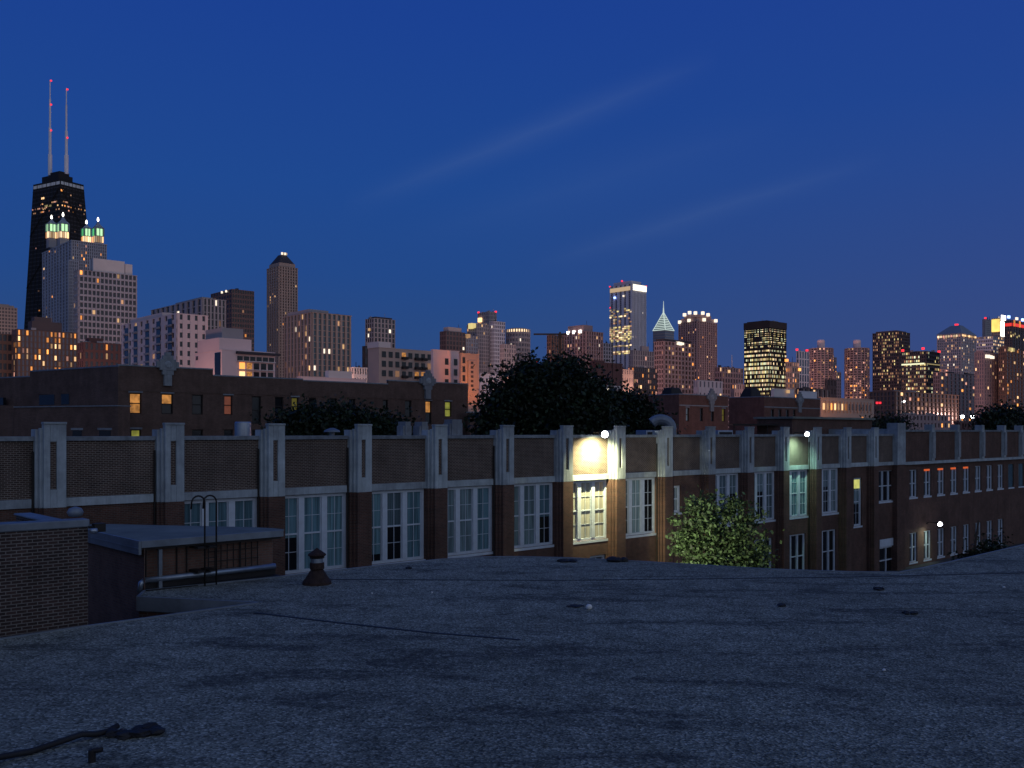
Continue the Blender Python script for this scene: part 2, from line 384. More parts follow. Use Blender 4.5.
# ---------------------------------------------------------------- the long school block with stone parapet piers
LX0 = (66.5-512)/F*39.05; LY0 = 39.05
school = empty('school_building', (LX0, LY0, 0), GRID, 'long dark brick school with pale stone parapet piers, facing the gravel roof', 'building')
BOT = 0.0
def facade_pt(px, yloc=0.0):      # local u of the point of plane y=yloc seen at column px
    r = (px-512)/F
    ox = LX0-DY*yloc; oy = LY0+DX*yloc
    return (r*oy-ox)/(DX-r*DY)
right_u0 = 75.0
def pier(mb_st, mb_br, u, top, bot, front=.87, steps=3):
    # u: right edge of the front face
    ws = [(u-front, u, 0), (u-front-.14, u+.14, .2), (u-front-.28, u+.28, .4)]
    return ws
uk = {k: 5.0*k for k in range(-3, 15)}
RW = random.Random(17)
def make_window(u0, u1, z0, z1, y, units, rows, pane='curtain', unit_panes=None, sill=True, bars=True, wide=.32, fr=.15, head=None):
    f = MB()
    f.box(u0, u0+fr, y, y+.14, z0, z1); f.box(u1-fr, u1, y, y+.14, z0, z1)
    f.box(u0+fr, u1-fr, y, y+.14, z1-fr, z1); f.box(u0+fr, u1-fr, y, y+.14, z0, z0+fr)
    uw = (u1-u0-2*fr-wide*(units-1))/units
    for i in range(1, units):
        a = u0+fr+i*uw+(i-1)*wide; f.box(a, a+wide, y-.03, y+.13, z0+fr, z1-fr)
    w = f.build('window', M['paint'], school)
    s = MB()
    for i in range(units):
        a = u0+fr+i*(uw+wide); b = a+uw; zb, zt = z0+fr, z1-fr; e = .045
        zm = (zb+zt)/2
        s.box(a, a+e, y+.05, y+.1, zb, zt); s.box(b-e, b, y+.05, y+.1, zb, zt)
        s.box(a+e, b-e, y+.04, y+.1, zm-.04, zm+.04)
        if bars:
            s.box((a+b)/2-.014, (a+b)/2+.014, y+.065, y+.095, zb, zm-.04); s.box((a+b)/2-.014, (a+b)/2+.014, y+.065, y+.095, zm+.04, zt)
            for q in range(1, rows):
                for (c, d) in ((zb, zm), (zm, zt)):
                    zz = c+(d-c)*q/rows; s.box(a+e, b-e, y+.067, y+.093, zz-.013, zz+.013)
        up = (unit_panes or [pane]*units)[i]
        MB().box(a+.005, b-.005, y+.10, y+.118, zb+.005, zt-.005).build('pane', M[up], w)
        if up == 'darkglass' and bars and RW.random() < .7: MB().box(a+.06, b-.06, y+.0966, y+.0995, zt-(zt-zb)*RW.choice([.25, .4, .5]), zt-.01).build('blind', M['curtain2'], w)
        if up not in ('darkglass', 'bright_curtain') and bars and RW.random() < .35: MB().box(a+.06, b-.06, y+.0966, y+.0995, zb+.01, zb+(zt-zb)*RW.choice([.1, .25, .45])).build('open_sash_gap', M['darkglass'], w)
    s.build('sash', M['paint'], w)
    if sill: MB().box(u0-.08, u1+.08, y-.14, y+.12, z0-.16, z0-.004).build('sill', M['paint'], w)
    if head is not None: MB().box(u0+fr+.12, u1-fr-.12, y-.055, y-.035, z1-.2, z1-.01).build('head_reflection', M[head], w)  # reflection strip before the panes, made to glow by itself
    return w
COP, PB, BB, SILL = 12.82, 10.26, 9.90, 6.02
wall = MB(); panels_z = []
rng = random.Random(3)
for k in range(-3, 15):
    u = uk[k]; ptop = 13.41
    st = MB()
    if k < 14 or True:
        st.box(u-.87, u-.62, 0, .3, BB, ptop-.1); st.box(u-.37, u, 0, .3, BB, ptop-.1)
        st.box(u-.62, u-.37, 0, .3, BB, 10.65); st.box(u-.62, u-.37, 0, .3, 12.6, ptop-.1)
        st.box(u-.89, u+.02, -.03, .31, ptop-.1, ptop)
        st.box(u-.98, u-.02, .17, .36, BB, ptop-.25)
        st.box(u-1.09, u-.03, .361, .95, BB, ptop-.30)
    o = st.build('parapet_pier', M['stone'], school, bevel=.02)
    MB().box(u-.615, u-.375, .09, .16, 10.66, 12.59).build('brick_inlay', M['panelbrick'], o)
    wall.box(u-.87, u, 0, .2, BOT, BB-.004); wall.box(u-.98, u-.02, .2, .36, BOT, BB-.004); wall.box(u-1.09, u-.03, .36, .93, BOT, BB-.004)
for k in range(-3, 14):
    a, b = uk[k]-.03, uk[k+1]-1.09
    MB().box(a, b, .62, .95, PB, COP-.19).build('brick_panel', M['panelbrick'], school)
    MB().box(a, b, .5, 1.02, COP-.19, COP).build('coping', M['copingstone'], school, bevel=.015)
    MB().box(a, b, .5, 1.0, BB, PB).build('stone_band', M['stone'], school, bevel=.015)
    ops = []
    y0w = .72
    if k in (1, 2, 3, 4, 5, 6, 7, 9, 10, 11, 12):
        z1 = BB-.02
        ops.append((a+.02, b-.02, SILL, z1))
        if k in (5, 6, 7, 4, 2, 1): units = 3
        else: units = 3
        up = ['curtain']*3
        if k == 3: up = ['curtain', 'darkglass', 'curtain']
        if k in (4, 5): up = ['curtain2', 'curtain2', 'curtain']
        if k == 6: up = ['bright_curtain']*3
        if k in (7, 9, 10, 12): up = ['darkglass', 'curtain2', 'darkglass'] if k % 2 else ['curtain2', 'darkglass', 'curtain2']
        make_window(a+.02, b-.02, SILL, z1, y0w, 3, 2, unit_panes=up)
    if k in (9, 10, 11, 12):
        ops.append((a+.25, b-.45, .9, 4.6))
        make_window(a+.25, b-.45, .9, 4.6, y0w, 3, 1, pane='darkglass', bars=False, wide=.12, fr=.12)
    if k == 8:
        ops.append((a+.9, a+1.7, 7.3, 9.2))
        make_window(a+.9, a+1.7, 7.3, 9.2, y0w, 1, 1, pane='curtain2')
    if k == 6:
        ops.append((a+2.2, b-.2, 3.0, 5.0)); make_window(a+2.2, b-.2, 3.0, 5.0, y0w, 1, 1, pane='darkglass')
    if k == 13:
        s0, s1 = facade_pt(852.6, .72), facade_pt(860.6, .72)
        ops.append((s0, s1, 4.6, 8.9))
        w = make_window(s0, s1, 4.6, 8.9, y0w, 1, 2, pane='curtain2')
        MB().box(s0+.12, s1-.12, y0w+.02, y0w+.045, 7.95, 8.74).build('lit_pane', M['L_slit'], w)
    openings_wall(wall, a, b, BOT, BB-.002, .6, .93, ops)
# bay 14 and the right wing
u14 = uk[14]-.03; UB = facade_pt(907)           # right edge of the tall pilaster
ub0 = facade_pt(899)
MB().box(u14, ub0, .62, .95, PB-.05, COP-.19).build('brick_panel', M['panelbrick'], school)
MB().box(u14, ub0, .5, 1.0, COP-.19, COP).build('coping', M['copingstone'], school)
MB().box(u14, ub0, .5, 1.0, BB, PB-.05).build('stone_band', M['stone'], school)
pb = MB().box(ub0, UB, .12, 1.2, BB, 13.85).build('parapet_pier', M['stone'], school, bevel=.02)
wall.box(ub0, UB, .16, 1.0, BOT, BB-.004)
MB().box(ub0+.3, UB-.3, 1.2, 8, 12.3, 13.3).build('cross_parapet', M['stone'], school)
wa, wb = facade_pt(876.4, .7), facade_pt(894.6, .7)
da, db = facade_pt(878.5, .7), facade_pt(893.5, .7)
ops = [(wa, wb, 6.55, 9.4), (da, db, 0, 3.05)]
make_window(wa, wb, 6.55, 9.4, .72, 3, 1, pane='darkglass', wide=.09, fr=.06, bars=False)
door = MB().box(da, da+.12, .7, .86, 0, 2.3).box(db-.12, db, .7, .86, 0, 2.3).box((da+db)/2-.06, (da+db)/2+.06, .7, .86, 0, 2.3).box(da+.12, db-.12, .7, .86, 2.18, 2.3).box(da+.12, (da+db)/2-.06, .7, .86, 1.0, 1.1).box((da+db)/2+.06, db-.12, .7, .86, 1.0, 1.1).build('door', M['paint'], school)
MB().box(da+.13, db-.13, .80, .82, 0, 2.17).build('pane', M['darkglass'], door)
MB().box(da, db, .55, .86, 2.34, 3.04).build('door_sign', M['paint'], school, bevel=.01)
openings_wall(wall, u14, ub0, BOT, BB-.002, .6, .93, ops)
# right wing: slimmer piers, higher coping
rp = [934.9, 960.2, 984.6, 1006.3, 1023.4, 1039, 1054, 1068]
ru = [UB]+[facade_pt(p, .2) for p in rp]
for i, u in enumerate(ru):
    if i:
        MB().box(u-.62, u, .2, 1.0, 10.14, 13.75).build('parapet_pier', M['stone'], school, bevel=.02)
        MB().box(u-.60, u-.02, .1, .18, 10.4, 13.0).build('pier_face', M['stone2'], school)
    if i+1 < len(ru):
        a, b = u, ru[i+1]-.62
        MB().box(a, b, .5, .95, 10.14, 13.03).build('brick_panel', M['brick'], school)
        MB().box(a, b, .38, 1.0, 13.03, 13.22).build('coping', M['copingstone'], school)
MB().box(UB, ru[-1], .28, 1.05, 9.86, 10.137).build('stone_band', M['stone'], school)
ops = []
for i in range(16):
    inv = 15.59e-4+.3548e-4*i; px = 1550-1/inv
    a = facade_pt(px, .7); b = a+1.65
    blank = i in (8, 9)
    for lvl, (z0, z1) in enumerate(((6.65, 9.33), (.35, 3.2))):
        if lvl and i in (8, 9): continue
        if blank:
            ops.append((a, b, z0, z1)); w = MB().box(a, b, .70, .8, z0, z1).build('window', M['curtain'], school)
            MB().box(a-.06, b+.06, .56, .72, z0-.15, z0-.004).build('sill', M['paint'], w)
        else:
            ops.append((a, b, z0, z1))
            make_window(a, b, z0, z1, .72, 2, 1, pane='darkglass', wide=.13, bars=False, fr=.08, head=('L_reflect' if lvl == 0 and i in (1, 2, 3, 4) else None))
openings_wall(wall, UB, ru[-1], BOT, 9.857, .6, .93, ops)
uend = ru[-1]
wall.build('wall', M['brick'], school)
# solid body and flat roof behind the front, rear parapet
MB().box(uk[-3], uend, 1.1, 15.5, 0, 12.1).build('rear_body', M['brick'], school)
MB().box(uk[-3], uend, 1.1, 15.2, 12.104, 12.2).build('roof', M['roofdark'], school)
rpw = MB().box(uk[-3], facade_pt(478, 15.5), 15.2, 15.5, 12.2, 12.7).build('rear_parapet', M['stone2'], school)
for p0, p1, tp in ((401.5, 410, 13.75), (418, 427, 13.75), (448, 461, 13.95)):
    a, b = facade_pt(p0, 15.1), facade_pt(p1, 15.1)
    q = MB().box(a, b, 14.9, 15.7, 12.2, tp-.3).box(a+.15, b-.15, 14.8, 15.75, 12.2, tp).build('rear_pier', M['stone2'], school, bevel=.02)
# drip joints: downpipes in the pier corners
for k in (0, 1, 2, 3, 5, 8, 12):
    MB().tube([(uk[k]-1.15, .50, .2), (uk[k]-1.15, .50, 12.2)], .045).build('downpipe', M['iron'], school)

# roof furniture of the school
def to_world(u, y, z): return Vector((LX0+DX*u-DY*y, LY0+DY*u+DX*y, z))
v = P(241, 434, 50); v.z = 12.2
o = empty('roof_fan', v, 0, 'shiny cylindrical roof fan behind the third parapet panel from the left', 'fan')
MB().lathe([(.55, 0), (.5, .28), (.42, .3)]).build('base', M['iron'], o, smooth=False)
MB().lathe([(.40, .3), (.42, .34), (.42, 1.28), (.38, 1.34)], cx=.1).build('drum', M['duct'], o)
v = P(332, 434, 58); v.z = 12.2
o = empty('turbine_vent', v, 0, 'small mushroom vent peeking over the parapet in front of dark bushes', 'vent')
MB().lathe([(.15, 0), (.15, .8)]).build('stack', M['flash'], o)
MB().lathe([(.5, .8), (.45, .9), (.12, 1.05)]).build('cap', M['flash'], o)
v = P(660, 434, 76); v.z = 12.2
o = empty('gooseneck_duct', v, 0, 'grey gooseneck duct bending over the parapet right of the floodlight', 'duct')
pts = [(.9, 0, 0), (.9, 0, 1.1)]+[(.05+.85*math.cos(t), 0, 1.1+.7*math.sin(t)) for t in [math.pi*i/9/1.25 for i in range(1, 10)]]
MB().tube(pts, .42, 12).build('bend', M['flash'], o)
MB().lathe([(.5, 0), (.5, .3), (.45, .34)], cx=.9).build('curb', M['iron'], o)
for pp, ln in ((652, 3), (720, 2.2)):
    v = P(pp, 434, 84); v.z = 12.2
    o = empty('roof_unit', v, GRID, 'low pale rooftop box %s' % ('beside the gooseneck duct' if pp == 652 else 'in front of the red brick crest wing'), 'roof box', )
    MB().box(-ln/2, ln/2, -.6, .6, .12, .95).build('casing', M['duct'], o, bevel=.03)
    MB().box(-ln/2+.1, ln/2-.1, -.5, .5, 0, .116).build('curb', M['iron'], o)
    MB().box(-ln/2+.15, ln/2-.15, -.62, -.603, .3, .8).build('louvre', M['iron'], o)
# canopy
c0 = P(757, 424, 92); o = empty('roof_canopy', (c0.x, c0.y, 12.2), 0, 'thin dark canopy on posts left of the rooftop penthouse', 'canopy')
MB().box(-2.6, 2.4, -1, 1, 1.42, 1.58).build('slab', M['iron'], o)
for sx in (-2.4, -.8, .8, 2.2): MB().tube([(sx, -.8, 0), (sx, -.8, 1.42)], .05).build('post', M['iron'], o)
# penthouse
def corner_box(xl, xc, xr, D, DX=DX, DY=DY):
    """near corner seen at column xc; left and right silhouettes at xl and xr: lengths along grid y and x"""
    cx = (xc-512)/F*D
    rr = (xr-512)/F; a = (rr*D-cx)/(DX-rr*DY)
    rl = (xl-512)/F; b = (rl*D-cx)/(-DY-rl*DX)
    return cx, D, max(a, .5), max(b, .5)
cx, cy, a, b = corner_box(757, 792, 872, 90)
o = empty('penthouse', (cx, cy, 12.2), GRID, 'low dark brick rooftop penthouse with a bluish metal coping', 'penthouse')
zt = zat(416.5, 90)-12.2
MB().box(0, a, 0, b, 0, zt-.2).build('wall', M['brick'], o)
MB().box(-.25, a+.25, -.25, b+.25, zt-.198, zt).build('coping', M['roofpale'], o)

# wall lamps of the school
def wall_lamp(px, yl, zl, label, w, col, blend, spot, tgt, mat='L_lamp', s=1.0, name='flood_lamp', lx=.0, ly=.0):
    u = facade_pt(px, yl); wp = to_world(u, yl, zl)
    o = empty(name, wp, GRID, label, 'lamp')
    MB().box(-.22*s, .22*s, -.12, .14, -.02, .16*s).build('housing', M['iron'], o, bevel=.02)
    MB().tube([(0, .1, .06), (0, .9, .1), (0, 1.15, -.1)], .035).build('bracket', M['iron'], o)
    MB().lathe([(.01, -.24*s)]+[(.21*s*math.cos(t), -.03*s+.21*s*math.sin(t)) for t in (-1.2, -.8, -.4, 0, .4, .8, 1.2)]+[(.01, .19*s)], cy=-.2*s, seg=18).build('bulb', M[mat], o, smooth=True)
    l = lamp(name+'_light', (lx, ly-.05, -.3*s), w, col, 'SPOT', (lx+tgt[0], ly+tgt[1]-.05, -.3*s+tgt[2]), .05, spot, blend, o)
    return o
wall_lamp(602.5, -.5, 12.88, 'bright white floodlight on the parapet above the brightly lit yellow brick panel', 4600, (1, .92, .48), 1.0, 155, (.1, .62, -1.5), s=1.0)
wall_lamp(805, -.55, 12.85, 'bluish floodlight on the parapet lighting a narrow greenish panel', 750, (.55, 1, .66), 1.0, 145, (0, .6, -1.5), s=.85)
wall_lamp(938, -.6, 4.0, 'small white lamp low on the dark right wing between ground floor windows', 160, (.85, 1, .7), .8, 130, (-.5, .5, -1.2), s=.95)

# ---------------------------------------------------------------- near gravel roof
RZ = 8.5
def G(px, py): Yd = (CAMZ-RZ)*F/(py-HZ); return ((px-512)/F*Yd, Yd)
pts = [(-38, -5), G(0, 640), G(80, 628), G(220, 609), G(262, 603.2), G(139, 597.5), G(146, 591), G(283, 577), G(380, 566), G(440, 560), G(480, 557.5), G(520, 557.2), G(570, 558.5), G(640, 562), G(770, 569.8), G(850, 572.5), G(900, 573), G(925, 568.5), G(1024, 545.5), (60, 62), (60, -12), (-38, -12)]
pts = pts[::-1]
near = empty('flat_roofed_building', (0, 15, 0), 0, 'flat roofed building in the foreground covered with worn grey gravel', 'building')
lp = [(x, y-15) for x, y in pts]
me = bpy.data.meshes.new('gravel_roof'); bm = bmesh.new()
vs_ = [bm.verts.new((x, y, RZ)) for x, y in lp]; f = bm.faces.new(vs_)
bmesh.ops.triangulate(bm, faces=[f]); 
bm.to_mesh(me); bm.free()
if me.polygons[0].normal.z < 0: me.flip_normals()
me.materials.append(M['gravel']); gr = bpy.data.objects.new('gravel_roof', me); COL.objects.link(gr); gr.parent = near
MB().prism(lp, 0, RZ-.35).build('wall', M['brick'], near)
def inset_ring(pl, z0, z1, out, name, mat):
    m = MB(); n = len(pl)
    for i in range(n):
        a = Vector(pl[i]); b = Vector(pl[(i+1) % n]); t = (b-a); L = t.length
        if L < .05: continue
        t /= L; nn = Vector((t.y, -t.x))
        p = [a, b, b+nn*out, a+nn*out]
        m.prism([tuple(q) for q in p], z0, z1)
    return m.build(name, mat, near)
# area sign decides which side is outward
ar = sum(lp[i][0]*lp[(i+1) % len(lp)][1]-lp[(i+1) % len(lp)][0]*lp[i][1] for i in range(len(lp)))
inset_ring(lp, RZ-.352, RZ+.035, .07 if ar > 0 else -.07, 'fascia', M['flash'])
# roofing seams (raised laps)
def on_roof(px, py): x, y = G(px, py); return (x, y, RZ)
def strip(name, pl, w, h, mat, parent):
    m = MB()
    for i in range(len(pl)-1):
        a = Vector(pl[i][:2]); b = Vector(pl[i+1][:2]); t = (b-a).normalized(); nn = Vector((-t.y, t.x))*w/2
        m.prism([tuple(a-nn), tuple(b-nn), tuple(b+nn), tuple(a+nn)], RZ+.001, RZ+h)
    o = m.build(name, mat, parent); o.location = (0, -15, 0); return o
strip('roof_seam', [on_roof(x, y) for x, y in ((325, 579.5), (420, 580), (560, 580.5), (700, 579), (860, 577), (1024, 573))], .09, .012, M['tar'], near)
strip('roof_seam', [on_roof(x, y) for x, y in ((255, 613), (330, 622), (430, 633), (520, 640))], .10, .012, M['tar'], near)

# mushroom vent
x, y, _ = on_roof(317, 584)
o = empty('roof_vent', (x, y, RZ), 0, 'squat rusty roof vent with a pale band and a pointed cap, on the gravel', 'vent')
MB().lathe([(.43, 0), (.42, .08), (.34, .18), (.23, .36), (.17, .44), (.16, .5)], seg=20).build('flashing_cone', M['rust'], o)
MB().lathe([(.2, .44), (.215, .46), (.215, .62), (.2, .64)], seg=20).build('collar', M['rust'], o)
MB().lathe([(.18, .64), (.18, .8)], seg=20).build('throat', M['duct'], o)
MB().lathe([(.2, .8), (.27, .86), (.25, .9), (.05, 1.04), (.01, 1.07)], seg=20).build('cap', M['rust'], o)
MB().lathe([(.21, .765), (.225, .785), (.21, .80)], seg=20).build('rim', M['iron'], o)

# cable and tarred clump bottom left
cp = [on_roof(a, b) for a, b in ((-60, 785), (-10, 766), (30, 755), (60, 746), (82, 741), (95, 738), (108, 735), (118, 732))]
cp = [(x, y, RZ+.07+.03*math.sin(i*2)) for i, (x, y, z) in enumerate(cp)]
ob = MB().tube(cp, .045, 8).build('hose', M['tar'], None, smooth=True)
tag(ob, 'black hose lying on the gravel at the bottom left, ending at a tarry clump', 'hose')
def clump(name, px, py, r, n, seed, label, cat, mat='tar', flat=.55):
    rg = random.Random(seed); x, y, _ = on_roof(px, py); bm = bmesh.new()
    for i in range(n):
        rr = r*rg.uniform(.3, .6); a = rg.uniform(0, 6.28); d = r*rg.uniform(0, .75)
        ret = bmesh.ops.create_icosphere(bm, subdivisions=2, radius=rr)
        mx = Matrix.Translation((math.cos(a)*d*1.5, math.sin(a)*d, rr*flat*.7)) @ Matrix.Diagonal((rg.uniform(.8, 1.4), 1, flat, 1))
        for v in ret['verts']:
            v.co *= 1+rg.uniform(-.22, .22)
            v.co = mx @ v.co
    me = bpy.data.meshes.new(name); bm.to_mesh(me); bm.free(); me.materials.append(M[mat])
    o = bpy.data.objects.new(name, me); COL.objects.link(o); o.location = (x, y, RZ)
    tag(o, label, cat); return o
clump('tarry_rag', 142, 733, .26, 9, 5, 'crumpled black tarry rag at the end of the hose', 'rag')
clump('tarry_lump', 123, 737, .20, 6, 6, 'flat dark lump between the hose end and the crumpled rag', 'lump')
x, y, _ = on_roof(92, 762)
o = MB().lathe([(.05, 0), (.05, .16), (.04, .17)], seg=10).tube([(0, 0, .15), (.14, 0, .17)], .035).build('pipe_stub', M['iron']); o.location = (x, y, RZ)
tag(o, 'small bent pipe stub standing under the hose', 'pipe')
clump('tar_patch', 578, 606, .28, 8, 8, 'dark flattened tar heap round a small white ball', 'tar heap', flat=.18)
x, y, _ = on_roof(586, 607)
o = MB().lathe([(.01, 0), (.06, .02), (.085, .07), (.06, .12), (.01, .14)], seg=14).build('ball', M['white'], smooth=True); o.location = (x+.05, y-.35, RZ)
tag(o, 'small white ball lying beside a dark tar heap on the gravel', 'ball')
clump('tar_lump', 782, 606, .17, 5, 9, 'dark lump on the gravel right of the white ball, nearer the middle', 'lump')
clump('tar_lump', 883, 590, .17, 5, 11, 'dark lump near the far edge of the gravel below the white door', 'lump')
clump('tar_lump', 908, 614, .15, 5, 12, 'dark lump on the gravel, rightmost and nearest of the three', 'lump')
clump('tar_lump', 408, 564+5, .12, 5, 14, 'tiny dark lump at the far roof edge below the curtained windows', 'lump')
clump('tar_heap', 566, 562, .3, 6, 15, 'low dark heap at the far roof edge under the floodlit window', 'tar heap', flat=.35)
clump('dark_bundle', 624, 561.5, .38, 5, 16, 'rounded dark bundle at the far roof edge under the brick pier', 'bundle', flat=.5)
for i, (px, py, r, lb) in enumerate(((884, 671, .035, 'single white pebble on the dark gravel at the right'), (372, 594, .03, 'tiny pale pebble on the gravel right of the rusty vent'), (432, 593, .03, 'tiny pale pebble between the rusty vent and the white ball'), (1004, 588, .04, 'pale pebble near the right end of the gravel roof'))):
    x, y, _ = on_roof(px, py)
    o = MB().lathe([(.01, 0), (r, r*.4), (r*.9, r*.9), (.01, r*1.3)], seg=9).build('pebble', M['white']); o.location = (x, y, RZ); tag(o, lb, 'pebble')

# ---------------------------------------------------------------- brick box at the left edge
cx, cy, a, b = corner_box(60, 88, 89, 22.3)
o = empty('brick_stair_tower', (cx, cy, 0), GRID, 'dark brick rooftop box with a broad stone coping at the left edge', 'building')
zc = zat(527, 22.3)
MB().box(-20, 0, 0, .35, 0, zc).box(-.35, 0, .35, 4.5, 0, zc).build('wall', M['boxbrick'], o)
MB().box(-20, .03, -.04, .42, zc+.002, zc+.19).box(-.42, .03, .42, 4.5, zc+.002, zc+.06).build('coping', M['flash'], o, bevel=.03)
MB().box(-20, -.36, .36, 4.5, 0, zc-.15).build('roof', M['roofpale'], o)
MB().lathe([(.05, zc+.19), (.15, zc+.22), (.19, zc+.31), (.14, zc+.40), (.03, zc+.44)], cx=-.06, cy=.7, seg=16).build('knob', M['flash'], o, smooth=True)
wl = empty('security_light', (cx+.16, cy+.05, zc-.02), GRID, 'small blue white security light on the corner of the brick box', 'lamp')
MB().box(-.06, .2, -.1, .1, -.1, .1).build('housing', M['iron'], wl, bevel=.01)
MB().lathe([(.02, -.13), (.07, -.12), (.1, -.06), (.08, .0)], cx=-.08, cy=-.1, seg=12).build('lens', M['duct'], wl, smooth=True)
MB().tube([(-.16, .02, .02), (-.02, 0, .02)], .03).build('bracket', M['iron'], wl)

# ---------------------------------------------------------------- low block with gutter and ladder
A = G(145, 591); mrow = Vector((DX, DY)); 
blk = empty('low_block', (A[0], A[1], 0), GRID, 'low brick block with a pale flat roof and metal fascia beside the light well', 'building')
Bv = G(283, 577); La = (Vector(Bv)-Vector(A)).dot(mrow)
zr = 9.9
MB().box(0.001, La, .35, 4.2, 0, zr-.2).build('wall', M['shedbrick'], blk)
MB().box(-.02, .0, .0, 5.2, 0, zr-.2).build('side_wall', M['shedbrick'], blk)
MB().prism([(-.12, -.05), (La+.15, -.05), (La+.35, .25), (La+.25, .9), (La-.1, 1.6), (.9, 6.0), (-.2, 6.2)], zr-.02, zr+.015).build('roof', M['roofpale'], blk)
MB().box(-.12, La+.15, -.06, .02, zr-.17, zr+.03).build('fascia', M['flash'], blk)
MB().box(-.20, -.122, -.05, 6.2, zr-.36, zr+.03).box(-.215, -.2, -.05, 6.2, zr-.2, zr-.17).build('side_fascia', M['flash'], blk)
MB().box(-.18, La+.1, .02, .35, zr-.24, zr-.18).build('soffit', M['iron'], blk)
MB().tube([(.03, .12, 8.78), (La-.05, .12, 8.80)], .09, 12).build('gutter_pipe', M['pipe'], blk, smooth=True)
MB().tube([(.03, .12, 8.78), (-.06, .12, 8.72), (-.1, .12, 8.45)], .085, 12).build('elbow', M['pipe'], blk, smooth=True)
MB().box(.42, .52, .05, .15, 8.5, zr-.27).build('post', M['flash'], blk)
for uu in (.14, 1.05, 1.35, 3.05): MB().tube([(uu, .30, 8.6), (uu, .30, zr-.27)], .022).build('conduit', M['iron'], blk)
bars_ = MB()
for i in range(9): bars_.box(2.0+i*.2, 2.02+i*.2, .26, .29, 8.85, zr-.3)
bars_.box(1.98, 3.64, .265, .285, 9.1, 9.12).box(1.98, 3.64, .265, .285, 9.4, 9.42).build('grille', M['iron'], blk)
MB().box(.02, La, .18, .34, 8.502, 8.72).box(.02, La, -.12, .179, 8.504, 8.53).build('shadow_kerb', M['tar'], blk)  # tar kerb and strip, black to paint in the shadowed gap below the pipe
# ladder
u1 = (Vector(G(204.5, 584))-Vector(A)).dot(mrow); u2 = (Vector(G(217, 583))-Vector(A)).dot(mrow)
lo = to = Vector((A[0]+DX*u1, A[1]+DY*u1, RZ))
lo -= Vector((DX, DY, 0))*.14; lad = empty('roof_ladder', lo, GRID, 'black iron roof ladder with two curved hooped rails beside the low block', 'ladder')
sp_ = u2-u1
for s_ in (0, sp_):
    top = 2.62
    pl = [(s_, -.28, .0), (s_, -.28, top-.18)]
    # the hoop bends sideways and back down behind the eave
    pl += [(s_-.2+.2*math.cos(t), -.28, top-.18+.2*math.sin(t)) for t in [math.pi*i/8 for i in range(1, 9)]]
    pl += [(s_-.4, -.26, top-.36)]
    MB().tube(pl, .026, 8).build('rail', M['iron'], lad, smooth=True)
for i in range(4): MB().tube([(0, -.28, .25+i*.28), (sp_, -.28, .25+i*.28)], .014, 6).build('rung', M['iron'], lad)
for zz in (.42, 1.12):
    for s_ in (0, sp_): MB().box(s_-.22, s_+.03, -.30, .3, zz-.025, zz+.03).build('standoff', M['iron'], lad)
# dark inner wall of the light well
n1 = Vector(G(139, 597.5))
MB().box(0, 1, 0, 1, 0, 1)

# ---------------------------------------------------------------- trees
def leaves(blobs, n, size, seed, centre_bias=.55, spread=1.0):
    rg = random.Random(seed); v = []; f = []
    tw = sum(b[3]*b[4]*b[5] for b in blobs)
    for (cx, cy, cz, rx, ry, rz) in blobs:
        m = int(n*(rx*ry*rz)/tw); 
        k = max(4, m//(45 if spread == 1 else 75))
        for c in range(k):
            # clump centres near the surface of the blob
            d = Vector((rg.gauss(0, 1), rg.gauss(0, 1), rg.gauss(0, 1))).normalized()*rg.uniform(centre_bias, 1.05)
            c0 = Vector((cx+d.x*rx, cy+d.y*ry, cz+d.z*rz)); cr = size*rg.uniform(2.2, 5)*spread
            for j in range(m//k):
                q = c0+Vector((rg.gauss(0, .5), rg.gauss(0, .5), rg.gauss(0, .4)))*cr
                a = Vector((rg.gauss(0, 1), rg.gauss(0, 1), rg.gauss(0, 1))).normalized(); b = a.orthogonal().normalized()
                b = (Matrix.Rotation(rg.uniform(0, 6.28), 3, a) @ b)
                s = size*rg.uniform(.5, 1.15); w = a.cross(b)*s*.34; l = b*s*.55
                i0 = len(v); v += [tuple(q-l), tuple(q+w), tuple(q+l), tuple(q-w)]; f.append((i0, i0+1, i0+2, i0+3))
    return v, f
def tree(name, base, h, blobs, n, size, seed, mat, label, trunk_r=.3, limbs=6, cat='tree', group=None, spread=1.0):
    o = empty(name, base, 0, label, cat, group); rg = random.Random(seed+100)
    t = MB(); th = h*.45
    t.tube([(0, 0, 0), (.05*h*.1, 0, th*.5), (0, .03*h, th), (.03*h, .02*h, h*.72)], trunk_r, 9, trunk_r*.3)
    t.build('trunk', M['bark'], o, smooth=True)
    lb = MB()
    for i in range(limbs):
        bl = blobs[i % len(blobs)]; z0 = th*rg.uniform(.5, 1)
        e = Vector((bl[0]+rg.uniform(-.3, .3)*bl[3], bl[1]+rg.uniform(-.3, .3)*bl[4], bl[2]+rg.uniform(-.2, .4)*bl[5]))
        lb.tube([(0, 0, z0), tuple(Vector((0, 0, z0)).lerp(e, .5)+Vector((0, 0, h*.02))), tuple(e)], trunk_r*.4, 6, trunk_r*.08)
    lb.build('limb', M['bark'], o, smooth=True)
    vv, ff = leaves(blobs, n, size, seed, .55, spread)
    m = MB(); m.v = vv; m.f = ff; m.build('crown', mat, o)
    return o
def blob_px(base, lst, Y, dy=0):
    r = []
    for px, py, rx, rz in lst:
        py += dy
        p = P(px, py, Y); r.append((p.x-base[0], random.Random(int(px)).uniform(-.3, .3)*rx/F*Y, p.z-base[2], rx/F*Y, rx/F*Y, rz/F*Y))
    return r
